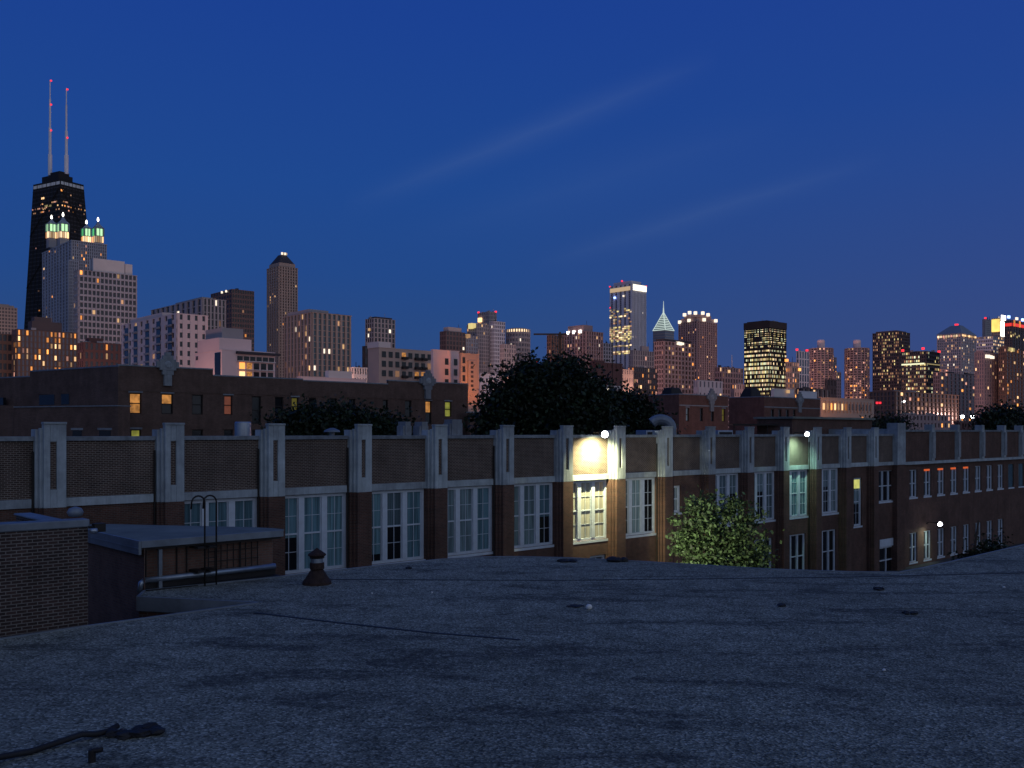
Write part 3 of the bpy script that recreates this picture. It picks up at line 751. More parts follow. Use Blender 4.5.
# floodlit courtyard tree
Y = 57; bs = P(712, 560, Y); bs.z = 0
tree('leafy_tree', bs, 9, blob_px(bs, [(697, 506, 11, 15), (712, 510, 11, 16), (684, 527, 11, 14), (700, 534, 13, 16), (720, 528, 12, 16), (736, 517, 11, 18), (749, 527, 10, 17), (756, 545, 11, 18), (686, 550, 13, 16), (704, 557, 13, 16), (722, 552, 13, 18), (740, 550, 13, 18), (710, 582, 34, 18), (745, 578, 24, 18), (760, 565, 9, 12), (677, 540, 6, 9)], Y), 15000, .26, 7, M['leaf'], 'green leafy tree in the courtyard lit from the left by an assumed lamp', .18, 12, spread=.7)
# big dark tree behind the school
Y = 100; bs = P(560, 430, Y); bs.z = 0
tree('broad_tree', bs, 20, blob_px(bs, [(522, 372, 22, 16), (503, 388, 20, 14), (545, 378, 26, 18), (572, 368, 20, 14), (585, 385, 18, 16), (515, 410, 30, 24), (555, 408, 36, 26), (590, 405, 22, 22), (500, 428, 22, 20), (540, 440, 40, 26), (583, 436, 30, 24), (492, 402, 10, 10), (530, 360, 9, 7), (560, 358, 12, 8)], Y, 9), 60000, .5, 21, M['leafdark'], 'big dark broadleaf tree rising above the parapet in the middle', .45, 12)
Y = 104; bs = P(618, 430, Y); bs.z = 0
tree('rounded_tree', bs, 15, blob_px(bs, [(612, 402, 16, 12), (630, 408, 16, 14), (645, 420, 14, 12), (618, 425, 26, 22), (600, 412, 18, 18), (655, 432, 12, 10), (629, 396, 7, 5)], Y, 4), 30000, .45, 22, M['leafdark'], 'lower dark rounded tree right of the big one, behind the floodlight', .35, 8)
Y = 80
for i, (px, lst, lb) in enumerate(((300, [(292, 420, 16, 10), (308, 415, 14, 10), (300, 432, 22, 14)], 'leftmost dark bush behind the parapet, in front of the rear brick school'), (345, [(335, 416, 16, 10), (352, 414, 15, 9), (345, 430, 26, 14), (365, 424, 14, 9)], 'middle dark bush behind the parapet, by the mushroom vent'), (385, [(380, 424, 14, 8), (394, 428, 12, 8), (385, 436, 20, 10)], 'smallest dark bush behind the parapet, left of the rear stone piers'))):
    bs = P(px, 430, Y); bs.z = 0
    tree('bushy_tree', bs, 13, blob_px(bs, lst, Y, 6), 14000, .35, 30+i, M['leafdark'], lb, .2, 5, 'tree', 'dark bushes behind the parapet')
Y = 130; bs = P(1003, 430, Y); bs.z = 0
tree('rounded_tree', bs, 14, blob_px(bs, [(1000, 420, 10, 7), (1010, 419, 10, 6), (990, 424, 8, 6), (1004, 430, 20, 12)], Y), 14000, .5, 41, M['leafdark'], 'small dark tree showing above the parapet at the far right', .3, 6)
bs = P(885, 432, 125); bs.z = 0
tree('bushy_tree', bs, 13.5, blob_px(bs, [(887, 425, 8, 4), (896, 421, 6, 4), (880, 428, 8, 5), (888, 436, 16, 8)], 125), 7000, .4, 43, M['leafdark'], 'low dark treetop beyond the penthouse, before the brown concrete block', .25, 5)
bs = P(976, 575, 70); bs.z = 0
tree('dim_tree', bs, 9, blob_px(bs, [(990, 556, 16, 12), (976, 563, 14, 12), (1000, 546, 9, 9), (985, 582, 26, 14)], 70), 6000, .25, 44, M['leafdark'], 'dim tree before the right wing, low at the right edge', .2, 6)

# assumed courtyard lamp, unseen below the roof edge, added to light the leafy tree
bs_t = P(712, 540, 57); lp_ = P(648, 565, 51); lp_.z = 0
o = empty('street_lamp', lp_, 0, 'assumed slender courtyard lamp post, unseen, left of the green leafy tree', 'lamp')
MB().lathe([(.12, 0), (.1, .3), (.06, .35), (.045, 5.1)], seg=12).build('pole', M['iron'], o)
MB().lathe([(.3, 5.55), (.26, 5.62), (.04, 5.75)], seg=16).build('lamp_shade', M['iron'], o)
MB().lathe([(.06, 5.12), (.16, 5.25), (.16, 5.4), (.08, 5.5)], seg=14).build('globe', M['L_hot'], o, smooth=True)
l = lamp('street_lamp_light', (.35, .2, 5.3), 2100, (1, .95, .74), 'SPOT', (bs_t.x-lp_.x, bs_t.y-lp_.y-.5, 7.2), .15, 95, .6, o)

# ---------------------------------------------------------------- rear schools
def crest(parent, u, z, s):
    m = MB()
    m.prism([(u-.9*s, -.35), (u+.9*s, -.35), (u+.9*s, -.004), (u-.9*s, -.004)], z-.6*s, z+.6*s)
    m.box(u-1.25*s, u-.9*s, -.3, -.004, z-.35*s, z+.35*s); m.box(u+.9*s, u+1.25*s, -.3, -.004, z-.35*s, z+.35*s)
    m.box(u-.6*s, u+.6*s, -.34, 0-.004, z+.602*s, z+1.0*s); m.box(u-.32*s, u+.32*s, -.34, -.004, z+1.002*s, z+1.35*s)
    m.box(u-.62*s, u+.62*s, -.34, -.004, z-1.1*s, z-.602*s); m.box(u-.42*s, u+.42*s, -.34, -.004, z-2.3*s, z-1.102*s)
    m.build('stone_crest', M['stone2'], parent, bevel=.03)
    bo = MB().lathe([(.02, .10), (.3*s, .07), (.42*s, .0)], seg=14).build('boss', M['stone2'], parent)
    bo.location = (u, -.352, z); bo.rotation_euler = (math.pi/2, 0, 0)
def plane_u(cx, cy, px, yl=0):
    r = (px-512)/F; ox = cx-DY*yl; oy = cy+DX*yl
    return (r*oy-ox)/(DX-r*DY)
def rear_window(root, u0, u1, z0, z1, mat, half=None, y=0.0):
    w = MB().box(u0, u0+.1, y+.12, y+.25, z0, z1).box(u1-.1, u1, y+.12, y+.25, z0, z1).box(u0+.1, u1-.1, y+.12, y+.25, z1-.1, z1).box(u0+.1, u1-.1, y+.12, y+.25, z0, z0+.1).box(u0+.1, u1-.1, y+.1, y+.22, (z0+z1)/2-.05, (z0+z1)/2+.05).build('window', M['iron'], root)
    zm = (z0+z1)/2
    if half: MB().box(u0+.1, u1-.1, y+.23, y+.24, zm+.05, z1-.1).build('pane', M[mat], w); MB().box(u0+.1, u1-.1, y+.23, y+.24, z0+.1, zm-.05).build('pane', M['darkglass'], w)
    else: MB().box(u0+.1, u1-.1, y+.23, y+.24, z0+.1, z1-.1).build('pane', M[mat], w)
    MB().box(u0-.12, u1+.12, y-.06, y-.003, z1+.03, z1+.22).build('lintel', M['stone2'] if mat != 'darkglass' else M['brick_far'], w)
D2 = 95; C2x = (118-512)/F*D2
rs = empty('rear_school', (C2x, D2, 0), GRID, 'dark brick school wing with stone crests and lit windows, behind the left parapet', 'building')
seg = [(118, 213, 19.65, 0), (213, 303, 19.0, 0), (303, 388, 18.85, .0), (388, 468, 19.3, -.02)]
wins = [(129.5, 141.5, 1.85, 3.95, 'L_win', 0), (161.5, 173, 1.85, 3.95, 'L_win', 1), (192, 203, 1.85, 3.95, 'darkglass', 0), (224, 232.5, 1.85, 3.95, 'L_winr', 0), (252, 261, .9, 3.95, 'darkglass', 0), (275, 283.5, 1.85, 3.95, 'darkglass', 0), (291.5, 298.5, 1.85, 3.95, 'L_dimy', 0), (309, 316, 1.85, 3.95, 'darkglass', 0), (330, 337, 1.85, 3.95, 'darkglass', 0), (349, 355.5, 1.85, 3.95, 'darkglass', 0), (383, 388, 1.85, 3.95, 'darkglass', 0), (405, 411.5, 1.85, 3.95, 'darkglass', 0), (425.5, 431.5, 1.0, 3.95, 'L_win', 1), (445, 451.5, 1.95, 3.95, 'L_winy', 0), (76, 83, 0, 0, '', 0), (131, 141, -1.6, .25, 'L_winy', 0), (162, 173, -1.6, .25, 'darkglass', 0), (192, 203, -1.6, .25, 'darkglass', 0), (224, 233, -1.6, .25, 'darkglass', 0), (252, 261, -1.6, .25, 'darkglass', 0)]
M['L_dimy'] = emit('dim_olive_window', (.5, .42, .06), .12)
wm = MB(); cop = MB()
for x0, x1, zt, off in seg:
    a, b = plane_u(C2x, D2, x0), plane_u(C2x, D2, x1); ops = []
    for (p0, p1, z0, z1, mt, hf) in wins:
        if mt and x0 <= p0 < x1:
            ua, ub = plane_u(C2x, D2, p0), plane_u(C2x, D2, p1); ops.append((ua, ub, 13+z0, 13+z1)); rear_window(rs, ua, ub, 13+z0, 13+z1, mt, hf)
    openings_wall(wm, a, b, 0, zt, 0, .3, ops)
    wm.box(a, b, .3, 14, 0, zt-.3)
    cop.box(a, b, -.05, .35, zt+.002, zt+.14)
wm.build('wall', M['brick_far'], rs); cop.build('coping', M['flash'], rs)
ub0_ = plane_u(C2x, D2, 468)
MB().box(plane_u(C2x, D2, 118)+.2, ub0_-.2, -.06, -.003, 17.12, 17.3).build('string_course', M['stone2'] if False else M['brick_far'], rs)
crest(rs, plane_u(C2x, D2, 167), 19.95, .95); crest(rs, plane_u(C2x, D2, 427), 19.5, 1.0)
# its left wing, turned a little towards the roof
def w2l(o, x, y):
    dx, dy = x-o.location.x, y-o.location.y; return (dx*DX+dy*DY, -dx*DY+dy*DX)
def slab(mb, o, p, q, th, z0, z1):
    a_, b_ = Vector(w2l(o, *p)), Vector(w2l(o, *q)); t = (b_-a_).normalized(); n_ = Vector((-t.y, t.x))*th
    mb.prism([tuple(a_), tuple(b_), tuple(b_+n_), tuple(a_+n_)], z0, z1)
def XY(px, Y): return ((px-512)/F*Y, Y)
pL = [XY(118, 95.0), XY(30, 103.6), XY(-40, 110)]
ww = MB(); slab(ww, rs, pL[1], pL[0], 10, 0, 19.55); ww.build('side_wall', M['brick_far'], rs)
ww = MB(); slab(ww, rs, pL[2], pL[1], 10, 0, 19.0); ww.build('side_wall', M['brick_far'], rs)
cc = MB(); slab(cc, rs, (pL[1][0], pL[1][1]-.06), (pL[0][0], pL[0][1]-.06), .5, 19.552, 19.7); slab(cc, rs, (pL[2][0], pL[2][1]-.06), (pL[1][0], pL[1][1]-.06), .5, 19.002, 19.13); cc.build('coping', M['flash'], rs)
def lerpP(p, q, t): return (p[0]+(q[0]-p[0])*t, p[1]+(q[1]-p[1])*t)
for (x0, x1) in ((40, 56), (63, 71)):
    ta, tb = (118-x0)/88, (118-x1)/88; p, q = lerpP(pL[0], pL[1], ta), lerpP(pL[0], pL[1], tb); p, q = (p[0], p[1]-.03), (q[0], q[1]-.03)
    m_ = MB(); slab(m_, rs, p, q, .1, 15.9, 17.0); w = m_.build('window', M['darkglass'], rs)
    m_ = MB(); slab(m_, rs, (p[0]-.2, p[1]-.03), (q[0]+.2, q[1]-.03), .1, 17.05, 17.2); m_.build('lintel', M['brick_far'], w)
for px in (5, 26):
    p, q = XY(px-3, 106.2), XY(px+2, 105.6); m_ = MB(); slab(m_, rs, (p[0], p[1]-.8), (q[0], q[1]-.8), .3, 16, 16.8); m_.build('window', M['darkglass'], rs)
fr = empty('front_annex', (*XY(118, 92.5), 0), GRID, 'lower brick annex with a pale ledge in front of the rear school corner', 'building')
m_ = MB(); slab(m_, fr, XY(14, 97.5), XY(118, 92.5), 1.6, 0, 15.5); slab(m_, fr, XY(-40, 100), XY(14, 98.5), 1.6, 0, 15.75); m_.build('wall', M['brick_far'], fr)
m_ = MB(); slab(m_, fr, (XY(14, 97.5)[0], 97.4), (XY(118, 92.5)[0], 92.4), 1.8, 15.502, 15.62); m_.build('ledge', M['stone2'], fr)
for (x0, x1) in ((74, 83), (100, 111), (50, 58)):
    ta, tb = (118-x0)/104, (118-x1)/104; p, q = lerpP(XY(118, 92.5), XY(14, 97.5), ta), lerpP(XY(118, 92.5), XY(14, 97.5), tb); p, q = (p[0], p[1]-.03), (q[0], q[1]-.03)
    m_ = MB(); slab(m_, fr, p, q, .1, 11.5, 13.15); w = m_.build('window', M['darkglass'], fr)
    m_ = MB(); slab(m_, fr, (p[0]-.15, p[1]-.03), (q[0]+.15, q[1]-.03), .1, 13.2, 13.4); m_.build('lintel', M['stone2'], w)
# small annex right of the rear school
cx, cy, a, b = corner_box(467, 470, 492, 124)
o = empty('brick_annex', (cx, cy, 0), GRID, 'low dark brick annex between the rear school and the big dark tree', 'building')
MB().box(0, a, 0, b, 0, zat(413, 124)).build('wall', M['brick_far'], o); MB().box(-.1, a, -.1, b, zat(413, 124)+.002, zat(412, 124)+.05).build('coping', M['stone2'], o)
MB().box(.2, a+2, 9, 15, 0, zat(391, 126)).build('rear_wall', M['brick_far'], o)
# right-hand wings with crests
def wing(xl, xc, xr, D, zt, label, crestpx, wpx, wz, mat='brick_far', name='brick_wing', lit=None):
    cx, cy, a, b = corner_box(xl, xc, xr, D)
    o = empty(name, (cx, cy, 0), GRID, label, 'building'); m = MB(); ops = []
    for i, (p0, p1) in enumerate(wpx):
        ua, ub = plane_u(cx, cy, p0), plane_u(cx, cy, p1); ops.append((ua, ub, wz[0], wz[1]))
        rear_window(o, ua, ub, wz[0], wz[1], (lit[i] if lit else 'darkglass'))
    openings_wall(m, 0, a, 0, zt, 0, .3, ops); m.box(0, a, .3, b, 0, zt-.2); m.box(0, .3, .301, b, zt-.2, zt)
    m.build('wall', M[mat], o)
    MB().box(-.06, a+.05, -.06, .35, zt+.002, zt+.16).box(-.06, .3, .35, b, zt+.002, zt+.16).build('coping', M['flash'], o)
    MB().box(.1, a-.1, -.05, -.003, wz[1]+.3, wz[1]+.5).build('string_course', M['stone2'], o)
    if crestpx: crest(o, plane_u(cx, cy, crestpx), zt-.2, 1.1)
    return o
wing(646, 679, 728, 160, zat(394.5, 160), 'reddish brick wing with a stone crest and four narrow windows, right of the dark trees', 711, [(686, 689), (700, 703), (711, 714), (722, 725)], (zat(421, 160), zat(407.5, 160)), 'redbrick_far', lit=['curtain2', 'darkglass', 'darkglass', 'L_dimy'])
wing(729, 764, 820, 178, zat(397, 178), 'darker brick wing with a small stone crest, above the rooftop canopy', 799, [(771, 774), (778.5, 781.5), (786, 789), (793, 795.5)], (zat(419, 178), zat(409, 178)), 'redbrick_far')
for px, D, lb in ((672, 163, 'dark vaulted rooftop bulkhead on the reddish crest wing'), (751, 181, 'round dark rooftop tank housing on the darker crest wing')):
    p = P(px, 395, D+6); z0 = zat(395, D)
    o = empty('roof_bulkhead', (p.x, p.y, z0), GRID, lb, 'bulkhead')
    MB().frustum([(-2, -1.4), (2, -1.4), (2, 1.4), (-2, 1.4)], [(-1.2, -.9), (1.2, -.9), (1.2, .9), (-1.2, .9)], -.3, 1.5).build('housing', M['iron'], o, bevel=.2)
    MB().tube([(0, 0, 1.4), (0, 0, 1.8)], .12).build('cap', M['iron'], o)

# ---------------------------------------------------------------- skyline
UNIT = {}
def unit_mesh(mat):
    if mat not in UNIT:
        m = MB().box(-.5, .5, -.5, .5, -.5, .5); me = bpy.data.meshes.new('lit_window'); me.from_pydata(m.v, [], m.f); me.materials.append(M[mat]); UNIT[mat] = me
    return UNIT[mat]
def put_unit(parent, mat, c, s, name='lit_window'):
    o = bpy.data.objects.new(name, unit_mesh(mat)); COL.objects.link(o); o.parent = parent; o.location = c; o.scale = s; return o
def grid_faces(wallm, a, b, z0, z1, nx, ny, nf, pier=.3, span=.35, proud=.35, x0=0, y0=0, corner=None):
    """piers and spandrels standing proud of the glazed core on the two near faces and the two far ones"""
    fh = (z1-z0)/nf
    for (L, n, ax) in ((a, nx, 0), (b, ny, 1)):
        cw = L/n; pw = cw*pier
        for i in range(n+1):
            c = i*cw; l0 = max(0, c-pw/2); l1 = min(L, c+pw/2)
            if ax == 0: wallm.box(x0+l0, x0+l1, y0-proud, y0-.01, z0, z1); wallm.box(x0+l0, x0+l1, y0+b+.01, y0+b+proud, z0, z1)
            else: wallm.box(x0-proud, x0-.01, y0+l0, y0+l1, z0, z1); wallm.box(x0+a+.01, x0+a+proud, y0+l0, y0+l1, z0, z1)
        if span > 0:
            for j in range(nf):
                h0 = z0+j*fh; h1 = h0+fh*span
                if ax == 0: wallm.box(x0, x0+a, y0-proud*.8, y0-.01, h0, h1)
                else: wallm.box(x0-proud*.8, x0-.01, y0, y0+b, h0, h1)
def lit_cells(o, a, b, z0, z1, nx, ny, nf, fr, pal, seed, zmin, proud=.35, span=.35, pier=.3, x0=0, y0=0, frl=None, rows=None, maxn=400, wfill=1.0):
    rg = random.Random(seed); cells = []
    fh = (z1-z0)/nf
    for face, (L, n, f_) in enumerate(((a, nx, fr), (b, ny, fr if frl is None else frl))):
        cw = L/n
        for j in range(nf):
            zc = z0+(j+span+(1-span)/2)*fh
            if zc < zmin: continue
            rowf = f_ if rows is None else rows(zc, face)*f_
            runs = rg.random()
            for i in range(n):
                if rg.random() < rowf: cells.append((face, i, j, zc, rg.choice(pal)))
    rg.shuffle(cells); cells = cells[:maxn]
    extra = {}
    for q, (face, i, j, zc, mt) in enumerate(cells):
        cw = (a/nx, b/ny)[face]; w = cw*(1-pier)*wfill*rg.uniform(.55, 1); h = fh*(1-span)*.9; c = (i+.5)*cw
        if face == 0: ctr = (x0+c, y0-.1, zc); sc = (w, .12, h)
        else: ctr = (x0-.1, y0+c, zc); sc = (.12, w, h)
        if q < 95: put_unit(o, mt, ctr, sc)
        else:
            m = extra.setdefault(mt, MB()); x, y, z = ctr; dx, dy, dz = sc[0]/2, sc[1]/2, sc[2]/2
            m.box(x-dx, x+dx, y-dy, y+dy, z-dz, z+dz)
    if extra:
        m = MB(); mats = list(extra); me_f = []
        tot = MB(); idx = []
        for k_, mt in enumerate(mats):
            off = len(tot.v); tot.v += extra[mt].v; tot.f += [tuple(off+i for i in f) for f in extra[mt].f]; idx += [k_]*len(extra[mt].f)
        ob = tot.build('lit_window', M[mats[0]], o)
        for mt in mats[1:]: ob.data.materials.append(M[mt])
        for p, k_ in zip(ob.data.polygons, idx): p.material_index = k_
        ob['kind'] = 'stuff'
PAL_O = ['L_or', 'L_wm', 'L_wm', 'L_dim', 'L_pink']; PAL_W = ['L_wm', 'L_wh', 'L_dim', 'L_pink', 'L_dim']; PAL_Y = ['L_ye', 'L_ye', 'L_wm']
seedc = [100]
def tower(label, xl, xc, xr, ytop, D, wallk, glassk, nx, ny, nf, pier=.3, span=.35, lit=.06, pal=None, name='apartment_tower', pent=None, pentm=None, litl=None, ybot=415, rows=None, proud=None, parapet=True, cat='building', maxn=400, beacons=()):
    seedc[0] += 1
    if xl > 650 and name != 'office_tower': lit = min(.9, lit*1.7); litl = None if litl is None else min(.9, litl*1.3)
    cx, cy, a, b = corner_box(xl, xc, xr, D); zt = zat(ytop, D)
    o = empty(name, (cx, cy, 0), GRID, label, cat)
    pr = proud if proud is not None else .012*min(a/nx*4, 40)+.15
    MB().box(0, a, 0, b, 0, zt-.4).build('glazing', M[glassk], o)
    m = MB(); grid_faces(m, a, b, 0, zt-.5, nx, ny, nf, pier, span, pr)
    if parapet: m.box(-pr, a+pr, -pr, b+pr, zt-.5, zt-.02)
    m.build('wall', M[wallk], o)
    MB().box(-pr+.3, a+pr-.3, -pr+.3, b+pr-.3, zt-.018, zt+.1).build('roof', M['roofdark'], o)
    lit_cells(o, a, b, 0, zt-.5, nx, ny, nf, lit, pal or PAL_W, seedc[0], zat(ybot, D), pr, span, pier, frl=litl, rows=rows, maxn=maxn)
    if pent:
        for (f0, f1, g0, g1, yt) in pent:
            MB().box(a*f0, a*f1, b*g0, b*g1, zt+.1, zat(yt, D)).build('roof_house', M[pentm or wallk], o)
    rp_ = random.Random(seedc[0]*7); pm = MB(); u_ = D/F
    ztop_ = zat(pent[-1][4], D) if pent else zt
    for _ in range(5 if ny*nx > 20 else 2):
        w1, w2, h_ = a*rp_.uniform(.04, .14), b*rp_.uniform(.05, .15), u_*rp_.uniform(.8, 2.4); x_, y_ = rp_.uniform(.05, .82)*a, rp_.uniform(.05, .8)*b
        pm.box(x_, x_+w1, y_, y_+w2, zt+.11, zt+.11+h_)
    if rp_.random() < .6:
        x_, y_ = rp_.uniform(.2, .8)*a, rp_.uniform(.1, .5)*b; pm.tube([(x_, y_, zt), (x_, y_, ztop_+u_*rp_.uniform(2.5, 6))], .12+u_*.10, 5)
    pm.build('roof_plant', M['sk_grey' if seedc[0] % 2 else 'sk_dark'], o)
    for (fx, fy, ydz, mt, sz) in beacons:
        put_unit(o, mt, (a*fx, b*fy, zat(ydz, D)), (sz, sz, sz), 'roof_light')
    o['_a'] = a; o['_b'] = b
    d = dict(o=o, a=a, b=b, zt=zt, cx=cx, cy=cy, D=D)
    del o['_a']; del o['_b']
    return d

# -- tapering black giant with two masts
D = 1220; px_c = 60
def tap(y): return (34-(y-178)*.062, 60.5-(y-178)*.012, 83+(y-178)*.085)
cx = (60-512)/F*D; zt = zat(179, D)
HA = math.radians(60); HX, HY = math.cos(HA), math.sin(HA)
o = empty('skyscraper', (cx, D, 0), HA, 'tallest black tapering skyscraper with two tall white masts', 'skyscraper')
def foot(y):
    xl, xc, xr = tap(y); c0, c1, a, b = corner_box(xl, xc, xr, D, HX, HY); ox = c0-cx
    lx = ox*HX; ly = -ox*HY
    return [(lx, ly), (lx+a, ly), (lx+a, ly+b), (lx, ly+b)]
top, bot = foot(179), foot(447)
m = MB(); m.frustum(bot, top, 0, zt); m.build('wall', M['sk_black'], o)
def lerp2(p, q, t): return (p[0]+(q[0]-p[0])*t, p[1]+(q[1]-p[1])*t)
def at_z(i, z): return lerp2(bot[i], top[i], z/zt)
m = MB(); g2 = MB()
NF = 66
for j in range(1, NF):           # storey ribs and mullions, all following the taper
    z = zt*j/NF
    p = [at_z(i, z) for i in range(4)]; g2.frustum([(q[0]*1.0, q[1]) for q in p], [(q[0], q[1]) for q in p], z, z+.01) if False else None
    A0, B0, D0 = p[0], p[1], p[3]
    m.box(A0[0], B0[0], A0[1]-.35, A0[1]-.02, z, z+1.3); m.box(A0[0]-.35, A0[0]-.02, A0[1], D0[1], z, z+1.3)
m.build('spandrel', M['sk_dark'], o)
m = MB()
for i in range(9):
    t = i/8; b0, t0 = lerp2(bot[0], bot[1], t), lerp2(top[0], top[1], t); b1, t1 = lerp2(bot[0], bot[3], t), lerp2(top[0], top[3], t)
    m.tube([(b0[0], b0[1]-.3, 0), (t0[0], t0[1]-.3, zt)], .6, 4); m.tube([(b1[0]-.3, b1[1], 0), (t1[0]-.3, t1[1], zt)], .6, 4)
for (s0, s1) in ((0, .2), (.2, .4), (.4, .6), (.6, .8), (.8, .97)):      # big X braces
    for (i0, i1) in ((0, 1), (0, 3)):
        for (ia, ib) in ((i0, i1), (i1, i0)):
            p, q = at_z(ia, s0*zt), at_z(ib, s1*zt); dx, dy = ((0, -.6) if i1 == 1 else (-.6, 0))
            m.tube([(p[0]+dx, p[1]+dy, s0*zt), (q[0]+dx, q[1]+dy, s1*zt)], .9, 4)
m.build('bracing', M['sk_black'], o)
z0, z1 = zat(184, D), zat(181, D); pA, pB, pD = at_z(0, z0), at_z(1, z0), at_z(3, z0)
for t in range(6):
    MB().box(pA[0]+(pB[0]-pA[0])*(t+.08)/6, pA[0]+(pB[0]-pA[0])*(t+.92)/6, pA[1]-.7, pA[1]-.45, z0, z1).build('crown_light', M['L_strip'], o)
    MB().box(pA[0]-.7, pA[0]-.45, pA[1]+(pD[1]-pA[1])*(t+.08)/6, pA[1]+(pD[1]-pA[1])*(t+.92)/6, z0, z1).build('crown_light', M['L_strip'], o)
ta = top[1][0]-top[0][0]; tb = top[3][1]-top[0][1]; tx, ty = top[0]
MB().box(tx+ta*.12, tx+ta*.75, ty+tb*.18, ty+tb*.8, zt, zat(172, D)).box(tx+ta*.2, tx+ta*.62, ty+tb*.2, ty+tb*.55, zat(172, D), zat(168.5, D)).build('roof_house', M['sk_black'], o)
for (pxm, ytop, lb) in ((50, 80, 0), (66.3, 88, 1)):
    rr = (pxm-512)/F; 
    # place the mast on the roof where its column is seen
    u = tx+ta*(.3 if lb == 0 else .5)
    yy_ = None
    for k_ in range(200):
        yl = ty+tb*k_/199; X = cx+HX*u-HY*yl; Yw = D+HY*u+HX*yl
        if yy_ is None or abs(X/Yw-rr) < yy_[0]: yy_ = (abs(X/Yw-rr), yl)
    yl = yy_[1]; zb = zat(170, D); Yw = D+HY*u+HX*yl; ztp = zat(ytop, Yw)
    H = ztp-zb
    ms = MB().tube([(u, yl, zb), (u, yl, zb+H*.22)], 2.6, 8).tube([(u, yl, zb+H*.22), (u, yl, zb+H*.5)], 1.8, 8).tube([(u, yl, zb+H*.5), (u, yl, zb+H*.8)], .9+.3, 6).tube([(u, yl, zb+H*.8), (u, yl, ztp)], .7, 6).build('mast', M['sk_mast'], o)
    for f_ in ((.47, .99, .74) if lb == 0 else (.42, .98)): put_unit(ms, 'L_red', (u, yl-2.2, zb+H*f_), (1.6, 1.6, 1.6), 'beacon')
    MB().tube([(u, yl, zb+H*.28), (u, yl, zb+H*.44)], 1.6, 8).build('antenna_drum', M['sk_red'], ms)
rg = random.Random(5)
def bl(y):    # more light at the restaurant storeys, fewer lower down
    return
for (yy_, face, ts, mt) in ((195, 1, .62, 'L_wm'), (204, 1, .35, 'L_ye'), (203.5, 1, .48, 'L_ye'), (206, 1, .55, 'L_wm'), (190, 0, .05, 'L_or')):
    z = zat(yy_, D); A0, B0, D0 = at_z(0, z), at_z(1, z), at_z(3, z)
    if face: put_unit(o, mt, (A0[0]-.55, A0[1]+(D0[1]-A0[1])*ts, z), (.3, (D0[1]-A0[1])*.1, 2.4))
    else: put_unit(o, mt, (A0[0]+(B0[0]-A0[0])*ts, A0[1]-.55, z), ((B0[0]-A0[0])*.1, .3, 2.4))
for i in range(70):
    yy_ = rg.choice([rg.uniform(203, 212), rg.uniform(203, 209), rg.uniform(190, 330), rg.uniform(210, 325)]); z = round(zat(yy_, D)/zt*NF)*zt/NF+2.6
    A0, B0, D0 = at_z(0, z), at_z(1, z), at_z(3, z); t = rg.randrange(20)/20+.025; mt = rg.choice(['L_or', 'L_dim', 'L_pink', 'L_dim', 'L_wm'])
    if rg.random() < .5: put_unit(o, mt, (A0[0]-.45, A0[1]+(D0[1]-A0[1])*t, z), (.3, (D0[1]-A0[1])*.035, 1.7))
    else: put_unit(o, mt, (A0[0]+(B0[0]-A0[0])*t, A0[1]-.45, z), ((B0[0]-A0[0])*.035, .3, 1.7))

